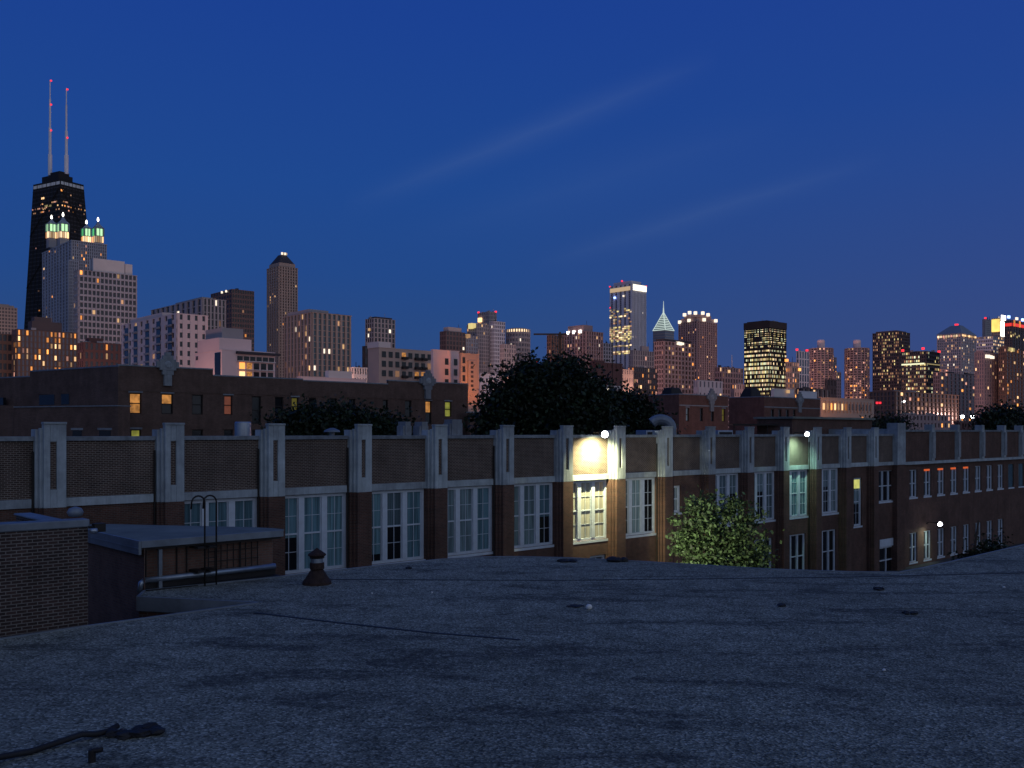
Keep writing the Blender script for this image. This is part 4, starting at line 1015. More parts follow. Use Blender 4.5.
# -- four-lantern tower
def lantern_tower():
    D = 1120; cx, cy, a, b = corner_box(43, 72, 106, D)
    o = empty('lantern_tower', (cx, cy, 0), GRID, 'pale tower crowned by four glowing green lanterns, in front of the black giant', 'skyscraper')
    zs = zat(240, D); zlow = zat(260, D)
    MB().box(0, a, 0, b, 0, zs-1).build('glazing', M['gl_mid'], o)
    m = MB(); grid_faces(m, a, b, 0, zs, 16, 10, 62, .42, .22, 1.0); m.box(-1.2, a+1.2, -1.2, b+1.2, zs-1, zs)
    grid_faces(m, a*.26, b*.3, 0, zat(262, D), 5, 3, 54, .4, .22, 1.0, x0=-5, y0=-5); m.box(-5.5, a*.26-4.8, -5.5, -4.8, zat(262, D), zat(261, D))
    m.build('wall', M['sk_stripe'], o)
    MB().box(-5, a*.26-5, -5, b*.3-5, 0, zat(262, D)).build('corner_bay', M['gl_mid'], o)
    lit_cells(o, a, b, 0, zs, 16, 10, 62, .05, ['L_or', 'L_wm', 'L_dim', 'L_pink'], 8, zat(380, D), 1.0, .22, .42)
    w = a*.30
    for i, (pxc, ytip, zb_, sz, u, y_) in enumerate(((51.5, 217, 238.5, 10, .0, .60), (63, 214.5, 238.5, 11.5, .0, .0), (86.5, 222, 243, 9, .68, .55), (98, 219.5, 243, 11, .78, .0))):
        # centre found so that its column is pxc along a line of constant local x
        best = None
        ux = a*u+4
        for k_ in range(300):
            yl = -4+(b+8)*k_/299; X = cx+DX*ux-DY*yl; Yw = cy+DY*ux+DX*yl
            e = abs(X/Yw-(pxc-512)/F)
            if best is None or e < best[0]: best = (e, yl, Yw)
        yl = best[1]; Yw = best[2]; hw = sz/F*Yw/2/1.35
        k = Matrix.Identity(4)
        lo_ = empty('lantern', (ux, yl, 0), 0); lo_.parent = o
        z0, z1, z2, z3 = zat(zb_, Yw), zat(zb_-6.5, Yw), zat(zb_-14.5, Yw), zat(ytip+2, Yw)
        MB().box(-hw, hw, -hw, hw, z0-12, z2).build('lantern_core', M['sk_grey'], lo_)
        for q in range(4):
            c = -hw+(q+.5)*hw/2
            MB().box(c-hw*.16, c+hw*.16, -hw-1, -hw-.05, z0, z1-.8).build('arch_light', M['L_wm' if q % 2 else 'L_cream'], lo_)
            MB().box(-hw-1, -hw-.05, c-hw*.16, c+hw*.16, z0, z1-.8).build('arch_light', M['L_or' if q % 2 else 'L_cream'], lo_)
        hi = hw*.86
        gm = 'L_gw' if i in (0, 1) else 'L_green'
        MB().box(-hi*.75, hi*.75, -hw-.8, -hw-.04, z1+.4, z2-1.2).build('lantern_glass', M['L_gw'], lo_)
        MB().box(-hw-.8, -hw-.04, -hi*.75, hi*.75, z1+.4, z2-1.2).build('lantern_glass', M['L_gw' if i < 2 else 'L_green'], lo_)
        for c in (-hw, 0, hw):
            MB().box(c-.5, c+.5, -hw-1.3, -hw-.82, z1, z2).build('mullion', M['sk_bluegrey'], lo_)
            MB().box(-hw-1.3, -hw-.82, c-.5, c+.5, z1, z2).build('mullion', M['sk_bluegrey'], lo_)
        h = hw*1.12
        MB().frustum([(-h, -h), (h, -h), (h, h), (-h, h)], [(-h*.45, -h*.45), (h*.45, -h*.45), (h*.45, h*.45), (-h*.45, h*.45)], z2, z2+(z3-z2)*.45).frustum([(-h*.45, -h*.45), (h*.45, -h*.45), (h*.45, h*.45), (-h*.45, h*.45)], [(-.5, -.5), (.5, -.5), (.5, .5), (-.5, .5)], z2+(z3-z2)*.45, z3).build('pyramid_roof', M['sk_bluegrey'], lo_)
        MB().lathe([(.3, z3), (1.2, z3+1), (1.2, z3+3), (.3, z3+5)], seg=8).build('finial_light', M['L_hot'], lo_)
lantern_tower()

T = tower
T('round shouldered tan tower cut by the left edge of the picture', -30, -8, 17, 306, 900, 'sk_tan', 'gl_brown', 8, 8, 40, lit=.03, pent=[(.06, .94, .06, .94, 303.5), (.16, .84, .16, .84, 301.5), (.3, .7, .3, .7, 300)])
T('low dark rose block at the far left edge', -20, -12, 12, 333, 700, 'sk_brown', 'gl_dark', 5, 4, 12, lit=.08, pal=PAL_O)
T('brown apartment slab with columns of orange windows below the black giant', 12, 17, 77, 329, 700, 'sk_brown', 'gl_mid', 15, 3, 20, .45, .15, .38, ['L_or', 'L_or', 'L_wm', 'L_dim', 'L_pink'], pent=[(.25, .75, .1, .9, 319.5), (.3, .6, .2, .8, 315)], pentm='sk_darkbrown')
T('white gridded tower with dark square windows beside the four lanterns', 75, 79, 136, 269.5, 1000, 'sk_grey2', 'gl_dark', 14, 3, 27, .28, .30, .06, PAL_O, pent=[(.25, .8, .1, .9, 256), (.82, .95, .2, .7, 258)], pentm='sk_white', proud=1.2)
T('small dark red block in front of the white gridded tower', 78, 84, 124, 342, 600, 'sk_red', 'gl_dark', 8, 3, 12, .5, .3, .08, PAL_O, pent=[(.15, .5, .2, .8, 337)])
dH = T('pinkish white apartment block with dark balcony columns on its left face', 122.5, 177, 207, 313, 450, 'sk_white_pinklit', 'gl_dark', 4, 9, 16, .62, .42, .04, PAL_O, litl=.05, pent=[(.1, .8, .3, .9, 308)], proud=.5)
o, b, zt = dH['o'], dH['b'], dH['zt']
for c_ in (.10, .30, .50, .72, .90):
    m_ = MB().box(-.62, -.55, b*(c_-.035), b*(c_+.035), 4, zt-2.2); m_.build('balcony_recess', M['gl_dark'], o)
    m_ = MB()
    for j_ in range(16): m_.box(-1.5, -.63, b*(c_-.035), b*(c_+.035), 4+j_*(zt-6)/16, 4.9+j_*(zt-6)/16)
    m_.build('balcony', M['sk_grey'], o)
T('grey block with vertical strips behind the pinkish apartment block', 152, 203, 225, 298, 700, 'sk_grey', 'gl_dark', 6, 10, 22, .45, .12, .10, PAL_W, pent=[(.2, .7, .1, .6, 295)], proud=.8)
T('dark broad office tower with two small white roof lights', 211, 232, 254, 289, 1000, 'sk_darkbrown', 'gl_black', 9, 8, 32, .3, .35, .03, ['L_or', 'L_dim', 'L_dim'], beacons=((0, .45, 290, 'L_wh', 2.2), (0, .25, 290, 'L_wh', 2.2)))
# -- tan tower with a dark pyramid roof
d = T('slender tan stone tower with a dark pyramid roof and lit tip', 267.5, 279, 297, 266, 1290, 'sk_tan', 'gl_brown', 7, 5, 62, .5, .3, .03, PAL_O, name='pyramid_tower', proud=1.3)
o, a, b, zt, D = d['o'], d['a'], d['b'], d['zt'], 1290
z1, z2, z3 = zat(262, D), zat(252.5, D), zat(250, D)
MB().box(a*.06, a*.94, b*.06, b*.94, zt+.1, z1).build('shoulder', M['sk_tan'], o)
MB().frustum([(a*.08, b*.08), (a*.92, b*.08), (a*.92, b*.92), (a*.08, b*.92)], [(a*.36, b*.36), (a*.64, b*.36), (a*.64, b*.64), (a*.36, b*.64)], z1, z2).build('pyramid_roof', M['sk_dark'], o)
for i in range(4): put_unit(o, 'L_cream' if i % 2 else 'L_wh', (a*(.38+.08*i), b*.33, z2+1.5), (1.8, 1.8, 3.0), 'roof_light')
# -- low white modern block with stepped terraces
def block(label, xl, xc, xr, yt, D, mat, name='low_block', cat='building'):
    cx, cy, a, b = corner_box(xl, xc, xr, D); zt = zat(yt, D)
    o = empty(name, (cx, cy, 0), GRID, label, cat); MB().box(0, a, 0, b, 0, zt).build('wall', M[mat], o)
    MB().box(-.1, a+.1, -.1, b+.1, zt+.002, zt+.25).build('coping', M[mat], o)
    return o, a, b, zt, cx, cy
o, a, b, zt, cx, cy = block('low white modern block with stepped terraces and orange lit balconies', 195, 222, 275, 350, 350, 'sk_rose' if False else 'sk_white_pinklit', 'terraced_block')
MB().box(a*.0, a*.6, b*.1, b*.9, zt+.25, zat(337, 350)).build('upper_storey', M['sk_white_pinklit'], o)
MB().box(a*.1, a*.5, b*.2, b*.8, zat(337, 350)+.002, zat(326, 350)).build('roof_house', M['sk_grey'], o)
MB().box(a*.25, a+1.5, -1.6, -.12, zat(353, 350), zat(350.5, 350)).build('canopy', M['sk_dark'], o)
for j, (y0, y1) in enumerate(((355, 359.5), (361.5, 368), (370.5, 376.5))):
    for i in range(5 if j else 6):
        u0 = a*(.32+.135*i) if j else a*(.28+.12*i); u1 = u0+a*.1
        mt = {(1, 0): 'L_or', (1, 1): 'L_win', (2, 0): 'L_wm', (2, 1): 'L_win', (0, 5): 'darkglass'}.get((j, i), 'darkglass')
        w = MB().box(u0, u1, -.16, -.02, zat(y1, 350), zat(y0, 350)).build('window', M[mt], o)
        MB().box(u0-.1, u1+.2, -1.2, -.17, zat(y1, 350)-.35, zat(y1, 350)-.05).build('balcony', M['sk_white'], o)
MB().box(-.15, -.02, b*.05, b*.25, zat(376, 350), zat(352, 350)).build('window_strip', M['darkglass'], o)
for k_ in range(2): MB().box(-.15, -.02, b*(.93-.05*k_), b*(.96-.05*k_), zat(357, 350), zat(353, 350)).build('window', M['darkglass'], o)
T('brown and bluish apartment tower with vertical window columns, right of the pyramid tower', 285, 312, 350, 312, 600, 'sk_tan', 'gl_teal', 8, 8, 24, .42, .12, .09, PAL_W, litl=.12, pent=[(.0, .5, .1, .9, 308.5)], pentm='sk_grey', proud=.9)
o, a, b, zt, cx, cy = block('long low white building with small square windows, below the brown tower', 297, 301, 366, 377, 300, 'sk_white_pinklit')
for i in range(11):
    MB().box(a*(.12+.078*i), a*(.12+.078*i)+1.0, -.1, -.02, zat(384, 300), zat(380.5, 300)).build('window', M['L_wm' if i in (6, 9) else 'darkglass'], o)
MB().box(a*.42, a*.78, b*.1, b, zt+.25, zat(369, 300)).build('roof_house', M['sk_white'], o)
T('grey tower with cut corners standing between the brown tower and cream block', 365.5, 374, 395, 318, 1100, 'sk_grey', 'gl_dark', 6, 4, 26, .38, .2, .04, PAL_W, pent=[(.1, .9, .1, .9, 316.2)], pentm='sk_dark', beacons=((0, .5, 329, 'L_wm', 3), ))
T('tiny pale block between the brown tower and the grey tower', 350, 354, 367, 367, 500, 'sk_white', 'gl_dark', 5, 2, 9, .5, .4, .0)
T('dark low shoulder block left of the cream building', 362.5, 365, 372, 346, 600, 'sk_dark', 'gl_dark', 3, 2, 10, lit=.05)
# -- cream apartment building
o, a, b, zt, cx, cy = block('cream four storey apartment building with small balconies and an orange lit bay', 368, 379, 434, 348, 320, 'sk_cream', 'apartment_building')
MB().box(-.3, a*.2, -.2, b, zt+.25, zat(341.5, 320)).build('stair_tower', M['sk_white'], o)
for j in range(3):
    for i in range(8):
        y0 = 351+j*9.5; u0 = a*(.05+.118*i); mt = 'L_win' if (j, i) in ((2, 5), (2, 6), (0, 3)) else ('L_dim' if (j, i) in ((2, 2), (1, 7)) else 'darkglass')
        MB().box(u0, u0+a*.07, -.12, -.02, zat(y0+6, 320), zat(y0, 320)).build('window', M[mt], o)
        if i in (3, 5, 6): MB().box(u0-.3, u0+a*.07+.3, -1.3, -.13, zat(y0+6.2, 320)-.3, zat(y0+6.2, 320)+.6).build('balcony', M['iron'], o)
o, a, b, zt, cx, cy = block('white walled block with black square windows and an orange floodlit end', 431, 433, 459, 350, 300, 'sk_white_pinklit', 'apartment_building')
for j in range(3):
    for i in range(2): MB().box(a*(.45+.35*i), a*(.45+.35*i)+1.4, -.12, -.02, zat(364+j*10.5, 300), zat(357.5+j*10.5, 300)).build('window', M['darkglass'], o)
o, a, b, zt, cx, cy = block('narrow orange floodlit block with a recessed shaft, left of the big dark tree', 459, 461, 479, 353.5, 296, 'sk_cream', 'apartment_building')
MB().box(a*.35, a*.75, -.5, -.02, 0, zt-2).build('bay', M['sk_cream'], o)
for j in range(6): MB().box(a*.48, a*.62, -.6, -.52, zat(361+j*4.6+2.6, 296), zat(361+j*4.6, 296)).build('window', M['gl_brown'], o)
for j in range(3): MB().box(a*.08, a*.22, -.12, -.02, zat(363+j*9, 296), zat(357+j*9, 296)).build('window', M['darkglass'], o)
pl = P(468, 393, 288); lamp('sodium_lamp_light', (pl.x+4, pl.y-9, 22.6), 60000, (1, .27, .03), 'SPOT', (pl.x+4.5, pl.y+7, 30), .3, 75, .7)  # unseen lamp, assumed from the orange face and added to light it
o2 = empty('sodium_lamp', (pl.x+4, pl.y-9, 0), 0, 'assumed tall orange street lamp, unseen, in front of the floodlit narrow block', 'lamp'); MB().lathe([(.15, 0), (.08, 22)], seg=8).build('pole', M['iron'], o2); MB().lathe([(.05, 22), (.3, 22.2), (.3, 22.6), (.1, 22.8)], seg=8).build('head', M['L_or'], o2)
o, a, b, zt, cx, cy = block('low white house with three rows of small windows, left of the tree', 478, 480, 499, 374, 330, 'sk_pale', 'apartment_building')
for j in range(3):
    for i in range(4): MB().box(a*(.08+.23*i), a*(.08+.23*i)+.8, -.1, -.02, zat(382+j*7, 330), zat(378+j*7, 330)).build('window', M['darkglass'], o)
T('dark tower with a lighter top left of the stepped glass tower', 440, 446, 465, 331, 1000, 'sk_darkbrown', 'gl_dark', 6, 3, 24, .35, .3, .06, PAL_W, pent=[(.15, .85, .1, .9, 326.5)], pentm='sk_grey')
T('tallest pale slab of the stepped tower cluster with two red roof lights', 478, 489, 496.5, 311.5, 1100, 'sk_grey', 'gl_mid', 5, 6, 34, .4, .25, .05, PAL_O, beacons=((0, .95, 311, 'L_red', 1.8), (.9, 0, 311, 'L_red', 1.8), (0, .75, 319, 'L_wm', 5), (0, .85, 324, 'L_wm', 5)))
T('pale gridded slab at the right of the stepped tower cluster', 490, 494, 505, 321, 1060, 'sk_pale', 'gl_mid', 6, 3, 32, .35, .3, .04, PAL_W)
T('middle shoulder of the stepped tower cluster with amber lit top floor', 467, 477, 489, 323.5, 1050, 'sk_grey', 'gl_mid', 6, 5, 32, .4, .3, .04, PAL_W, beacons=((0, .5, 325.5, 'L_ye', 6), (0, .25, 325.5, 'L_ye', 5)))
T('lowest left step of the stepped tower cluster', 460, 466, 478, 335, 1020, 'sk_bluegrey', 'gl_mid', 5, 4, 28, .4, .3, .04, PAL_W, beacons=((.1, -.1, 336, 'L_wm', 4),))
T('grey lower block beside the round lit crown', 500, 504, 516, 344, 950, 'sk_grey', 'gl_mid', 5, 3, 22, .4, .3, .02)
# -- round tower with lit crown
def round_tower(label, xc, w, ytop, D, wallk, glassk, nf, ncol, lit, pal, seed, name='round_tower', span=.4, r_top=None, core=None, ybot=412):
    X = (xc-512)/F*D; r = w/2/F*D; zt = zat(ytop, D); o = empty(name, (X, D, 0), 0, label, 'building')
    MB().lathe([(r, 0), (r, zt)], seg=40).build('glazing', M[glassk], o)
    m = MB(); fh = zt/nf
    for j in range(nf+1):
        z = min(j*fh, zt-.3); m.lathe([(r+.02, z), (r+.7, z), (r+.7, z+fh*span), (r+.02, z+fh*span)], seg=40)
    for k_ in range(ncol):
        t = 2*math.pi*k_/ncol; x, y = math.cos(t)*(r+.4), math.sin(t)*(r+.4); m.tube([(x, y, 0), (x, y, zt)], r*.045, 4)
    m.build('wall', M[wallk], o); rg = random.Random(seed); n = 0
    for j in range(nf):
        z = (j+.5+span/2)*fh
        if z < zat(ybot, D): continue
        for k_ in range(ncol):
            t = math.pi+math.pi*(k_+.5)/ncol
            if rg.random() < lit and n < 95:
                n += 1; q = put_unit(o, rg.choice(pal), (math.cos(t)*(r+.3), math.sin(t)*(r+.3), z), (r*2.0/ncol, .9, fh*(1-span)*.9)); q.rotation_euler = (0, 0, t+math.pi/2)
    return o, r, zt, X
o, r, zt, X = round_tower('short round tower with a glowing cream crown ring', 518, 23, 334.5, 1100, 'sk_grey', 'gl_mid', 22, 24, .02, PAL_W, 4)
MB().lathe([(r*1.0, zt+.3), (r*.96, zat(330, 1100))], seg=32).build('crown_light', M['L_cream'], o)
MB().lathe([(r*.9, zat(330, 1100)+.1), (r*.7, zat(328.5, 1100))], seg=32).build('roof', M['sk_grey'], o)
m = MB()
for k_ in range(28):
    t = 2*math.pi*k_/28; m.tube([(math.cos(t)*(r+.5), math.sin(t)*(r+.5), zt), (math.cos(t)*(r+.5), math.sin(t)*(r+.5), zat(330, 1100)+.3)], .7, 4)
m.build('crown_pier', M['sk_grey'], o)
T('broad pale tower with three white roof lamps above the dark tree', 562, 586, 602.5, 331, 1000, 'sk_rose', 'gl_dark', 7, 9, 30, .45, .2, .07, PAL_W, pent=[(.0, .55, .1, .75, 324.5)], pentm='sk_rose', beacons=((0, .72, 331, 'L_hot', 3), (0, .48, 331, 'L_hot', 3), (0, .22, 331, 'L_hot', 3)), proud=1.0)
T('narrow brown tower left of the three white roof floodlights', 547, 551, 564, 335, 980, 'sk_brown', 'gl_dark', 5, 2, 30, .45, .2, .06, PAL_O)
# crane
cp = P(560, 335, 970); o = empty('tower_crane', (cp.x, cp.y, 0), 0, 'thin construction crane with a long jib left of the floodlit roof', 'crane')
MB().box(-1, 1, -1, 1, 0, cp.z+3).build('mast', M['iron'], o); MB().box(-27, 7, -.8, .8, cp.z, cp.z+1.6).build('jib', M['iron'], o); MB().box(-1.8, 1.8, -1.8, -1.01, cp.z-3, cp.z-.2).build('cab', M['iron'], o)
T('low blue dark tower right of the broad pale tower', 600, 603, 613, 343, 1100, 'sk_bluegrey', 'gl_dark', 4, 2, 26, .4, .25, .02)
# -- tall white crowned slab
d = T('tall slab with a bright white crown band and amber lit floors', 610, 632, 646, 283.5, 2100, 'sk_pale', 'gl_mid', 10, 5, 80, .55, .1, .01, PAL_W, name='skyscraper', cat='skyscraper', litl=0, proud=1.2, pent=[(.1, .8, .1, .9, 280)], beacons=((0, 1, 283.5, 'L_red', 2.8), (0, .45, 279.5, 'L_red', 2.8), (1, 0, 284, 'L_red', 2.8), (0, .98, 305, 'L_red', 2.8)))
o, a, b, zt, D = d['o'], d['a'], d['b'], d['zt'], 2100
MB().box(2, a-1, -2.5, -1.3, zat(290, D), zat(284.2, D)).build('crown_light', M['L_aon'], o)
MB().box(-2.5, -1.3, 4, b-2, zat(290, D), zat(286, D)).build('crown_light', M['L_cream'], o)
rg = random.Random(12)
for (y0, y1, dens) in ((308, 316, .35), (326, 340, .85), (351, 354, .9), (340, 348, .25), (318, 322, .2), (345, 346, .9)):
    y = y0
    while y < y1:
        for k_ in range(12):
            if rg.random() < dens: put_unit(o, rg.choice(['L_ye', 'L_cream', 'L_dim']), (-1.6, b*(k_+.5)/12, zat(y, D)), (.4, b/13, 2.8))
        y += 1.8
put_unit(o, 'L_blue', (-2.5, b*.75, zat(295.5, D)), (3.5, 3.5, 3.5), 'roof_light'); put_unit(o, 'L_wh', (-2.5, b*.35, zat(295, D)), (3, 3, 3), 'roof_light')
# -- diamond topped spire
D = 2200; Xc = (663.5-512)/F*D; o = empty('spire_tower', (Xc, D, 0), math.radians(45)+GRID*0, 'pointed tower with a glowing diamond shaped glass top and needle spire', 'skyscraper')
hw = 10.5/F*D/1.414
sq = lambda h: [(-h, -h), (h, -h), (h, h), (-h, h)]
zs, zm, zt = zat(352, D), zat(331, D), zat(313, D)
MB().frustum(sq(hw), sq(hw), 0, zm).build('wall', M['sk_bluegrey'], o)
MB().frustum(sq(hw), sq(.8), zm+.1, zt).build('glass_pyramid', M['gl_teal'], o)
MB().tube([(0, 0, zt-3), (0, 0, zat(308, D))], 2.2, 6, 1.2).tube([(0, 0, zat(308, D)), (0, 0, zat(301, D))], 1, 5, .4).build('needle', M['L_spire'], o)
m = MB()
for j in range(10):
    t = j/10; h = hw*(1-t)+.8*t; z = zm+(zt-zm)*t
    m.box(-h*.9, h*.9, -h-1.1, -h-.2, z, z+1.7); m.box(-h-1.1, -h-.2, -h*.9, h*.9, z, z+1.7)
m.tube([(-hw-.8, -hw-.8, zm), (-.8, -.8, zt)], 1.0, 4); m.tube([(hw+.5, -hw-.5, zm), (.8, -.8, zt)], .8, 4); m.tube([(-hw-.5, hw+.5, zm), (-.8, .8, zt)], .8, 4)
m.build('tracery', M['L_spire'], o)
m = MB()
for j in range(40):
    z = zm*j/40+3; m.box(-hw, hw, -hw-.6, -hw-.02, z, z+2.2); m.box(-hw-.6, -hw-.02, -hw, hw, z, z+2.2)
m.build('spandrel', M['sk_grey'], o)
for j in range(6): put_unit(o, 'L_cream', (-hw-.8, hw*(.6-.05*j), zs-3+j*3), (.5, 5, 2.6))
# (rest of the middle)
T('grey louvered block below the tall white crowned slab', 630, 633, 656, 350, 1300, 'sk_grey', 'gl_mid', 10, 2, 18, .5, .2, .03, PAL_W, pent=[(.4, .7, .1, .9, 345)], pentm='sk_grey')
T('dark glass office with scattered warm floors left of the brown grid block', 628, 634, 657, 367, 800, 'sk_dark', 'gl_dark', 12, 3, 14, .25, .35, .3, PAL_O)
T('narrow tan block left of the dark glass office', 616, 619, 633, 369, 700, 'sk_tan', 'gl_mid', 6, 2, 10, .7, .5, .0)
T('rust brick warehouse with a stepped top above the lower dark tree', 590, 596, 622, 362, 420, 'sk_red', 'gl_brown', 6, 2, 5, .85, .8, .0, pent=[(.0, .35, .1, .9, 360)])
T('low white shop row with small windows beyond the lower dark tree', 594, 598, 620, 385, 300, 'sk_white', 'gl_dark', 8, 2, 3, .4, .5, .05, ybot=400)
T('tiny white cabin roof just right of the big dark tree crown', 590, 592, 598, 377, 310, 'sk_white', 'gl_dark', 2, 1, 3, .7, .7, .0)
T('brown grid apartment block with a dark penthouse below the spire', 655, 664, 694, 341, 900, 'sk_rose', 'gl_brown', 9, 4, 22, .35, .35, .06, PAL_O, pent=[(-.0, .95, .1, .9, 338.5)], pentm='sk_dark', beacons=((.45, -.02, 342, 'L_wh', 3.0), (.6, -.02, 342, 'L_wh', 2.2), (.52, -.02, 342.2, 'L_wh', 3)), proud=1.0)
# -- stepped curved tower with roof lamps
d = T('tall brown tower with a ring of bright lamps along its stepped rounded top', 679, 697, 716.5, 321, 1300, 'sk_rose', 'gl_brown', 9, 8, 50, .45, .22, .045, PAL_O, proud=1.2, name='lamp_crowned_tower')
o, a, b, zt, D = d['o'], d['a'], d['b'], d['zt'], 1300
m = MB(); m.box(a*.05, a*.95, b*.05, b*.95, zt+.1, zat(317, D)).box(a*.0, a*.72, b*.0, b*.72, zat(317, D), zat(314, D)); m.build('crown', M['sk_rose'], o)
for (fx, fy, y) in ((0, .97, 320.5), (0, .7, 313.6), (0, .42, 312), (0, .1, 313), (.28, 0, 312.5), (.55, 0, 313.5), (.95, 0, 318.5), (0, .45, 319.8), (.35, 0, 319)): put_unit(o, 'L_wh', (a*fx-1.5, b*fy-1.5, zat(y, D)), (3.4, 3.4, 4.2), 'roof_light')
T('squat brown block with a thin mast between the lamp crowned and black towers', 715, 722, 743, 367, 1000, 'sk_rose', 'gl_brown', 8, 3, 14, .45, .3, .06, PAL_O, beacons=((.3, 0, 371, 'L_wm', 3),))
p_ = P(738.5, 366, 1010); o = MB().tube([(0, 0, 0), (0, 0, zat(353, 1010))], .9, 6, .4).build('radio_mast', M['sk_white']); o.location = (p_.x, p_.y+30, 0); tag(o, 'thin pale radio mast left of the black office tower', 'mast')
T('small rose block in front of the squat brown block', 731, 734, 744, 384, 600, 'sk_rose', 'gl_brown', 4, 2, 9, .6, .5, .12, PAL_O)
T('pale low rooftop block behind the reddish crest wing', 694, 698, 722, 380, 420, 'sk_white_pinklit', 'gl_mid', 6, 2, 7, .6, .5, .03, PAL_O)
# -- black office tower full of yellow light
def ablk(z, face): return 1.0
d = T('black office tower with nearly every floor lit yellow', 744.5, 769.5, 786, 321, 900, 'sk_black', 'gl_black', 15, 17, 28, .16, .30, 0, PAL_Y, name='office_tower', proud=.5, pent=[(.0, .5, .1, .9, 320)], pentm='sk_black')
o, a, b, zt = d['o'], d['a'], d['b'], d['zt']
rr_ = random.Random(77); rowl = {}
def rows_(z, face):
    k_ = (round(z, 1), face)
    if k_ not in rowl: rowl[k_] = rr_.choice([1.0, .97, .9, .95, .7, 1.0]) * (1 if face else .85)
    return rowl[k_]
lit_cells(o, a, b, 0, zt-.5-(zat(321, 900)-zat(328, 900)), 15, 17, 28, .82, ['L_ye', 'L_ye', 'L_grn2', 'L_dimye'] if False else ['L_ye', 'L_grn2', 'L_cream'], 5, zat(398, 900), .5, .30, .16, rows=rows_, frl=.95, maxn=2000, wfill=1.45)
MB().box(-.65, a+.6, -.65, b+.6, zat(327.5, 900), zat(321, 900)+.2).build('roof_screen', M['sk_black'], o)
# -- right of it
T('stone turret block floodlit orange, right of the black office tower', 786, 792, 799, 362, 800, 'sk_tan', 'gl_brown', 3, 3, 16, .5, .3, .25, ['L_or', 'L_pink'], beacons=((.0, .9, 360, 'L_or', 2.2), (1, 0, 369, 'L_or', 2.4)))
T('pale gridded slab with two red roof beacons', 796.5, 799, 809, 351, 1000, 'sk_pale', 'gl_blue', 4, 1, 12, .3, .12, .0, beacons=((0, .8, 349.5, 'L_red', 1.9), (.8, 0, 349.5, 'L_red', 1.9)))
for (xc, lb, sd) in ((821, 'left of two round brown balcony towers with a pale core on top', 31), (857, 'right of two round brown balcony towers with a pale core on top', 32)):
    o, r, zt, X = round_tower(lb, xc, 22.5, 349, 1500, 'sk_rose', 'gl_brown', 40, 20, .13, ['L_or', 'L_pink', 'L_wm', 'L_dim', 'L_pink'], sd, 'balcony_tower', span=.3, ybot=398)
    o['group'] = 'round balcony towers'
    MB().lathe([(r*.33, zt), (r*.33, zat(341, 1500)), (r*.28, zat(340, 1500))], seg=16).build('core', M['sk_white_pinklit'], o)
T('dark square block in front of the left balcony tower', 825, 827, 836, 379.5, 700, 'sk_dark', 'gl_dark', 3, 1, 8, .5, .4, .0)
T('slim rose tower behind the left balcony tower', 829, 832, 836.5, 357, 1700, 'sk_rose', 'gl_brown', 3, 2, 30, .5, .3, .12, PAL_O)
T('low dark roofed block with a long eave below the balcony tower', 797, 802, 830, 388, 560, 'sk_dark', 'gl_dark', 6, 2, 5, .5, .4, .06, PAL_O)
T('dim grey filler tower right of the left balcony tower', 833, 836, 841, 372, 1600, 'sk_rose', 'gl_brown', 3, 2, 20, .5, .3, .05, PAL_O)
o, a, b, zt, cx, cy = block('small white rooftop cabin with a warm lamp, below the gridded slab', 771, 774, 794, 389, 400, 'sk_white', 'roof_cabin')
put_unit(o, 'L_wm', (a*.6, -1, zat(391, 400)), (1.4, .8, 1.4), 'lamp_glow')
o, a, b, zt, cx, cy = block('pale boxy rooftop plant right of the white cabin', 799, 801, 817, 391.5, 400, 'sk_pale', 'roof_cabin')
# -- orange lit low building
o, a, b, zt, cx, cy = block('long low brick hall washed in orange light with glowing windows', 819, 821, 874, 398, 260, 'sk_cream', 'brick_hall')
for i in range(14):
    u0 = a*(.03+.066*i); MB().box(u0, u0+a*.03, -.12, -.02, zat(409.5, 260), zat(403, 260)).build('window', M['L_wm' if i in (0, 1, 3, 4, 5) else ('L_or' if i in (2, 6) else 'gl_brown')], o)
    MB().box(u0+a*.04, u0+a*.055, -.35, -.02, zat(412, 260), zat(400.5, 260)).build('pilaster', M['sk_cream'], o)
pl = P(850, 412, 252); lamp('sodium_lamp_light', (pl.x, pl.y-9, 16.5), 26000, (1, .36, .08), size=.3)  # another assumed lamp, out of sight, added for the hall's orange wash
o2 = empty('sodium_lamp', (pl.x, pl.y-9, 0), 0, 'assumed orange street lamp, unseen, in front of the long low hall', 'lamp'); MB().lathe([(.15, 0), (.08, 16.2)], seg=8).build('pole', M['iron'], o2); MB().lathe([(.05, 16.2), (.25, 16.4), (.25, 16.8), (.1, 16.9)], seg=8).build('head', M['L_or'], o2)
T('dark bronze tower with a column of yellow windows, fourth from the right', 873, 899, 909.5, 331.5, 1100, 'sk_darkbrown', 'gl_black', 8, 15, 36, .3, .35, .06, ['L_dim', 'L_dim', 'L_ye', 'L_dim'], litl=.26, proud=.7, pent=[(.02, .95, .1, .9, 330)], rows=lambda z, f: (2.2 if abs(z-zat(373, 1100)) < 3 else (1.6 if z > zat(356, 1100) else .9)))
d = T('wide dark office block with a bright greenish white floor band', 902, 926, 939, 351, 900, 'sk_dark', 'gl_black', 8, 12, 24, .25, .4, .22, ['L_grn2', 'L_ye', 'L_dim'], litl=.42, proud=.6, beacons=((0, .97, 349, 'L_red', 2), (0, .12, 348.3, 'L_red', 2), (1, 0, 350, 'L_red', 2)))
o, a, b = d['o'], d['a'], d['b']
MB().box(-1.2, -.75, b*.05, b, zat(364.3, 900), zat(362.8, 900)).build('light_band', M['L_grn2'], o); MB().box(0, a, -1.2, -.75, zat(364.3, 900), zat(363.3, 900)).build('light_band', M['L_ye'], o)
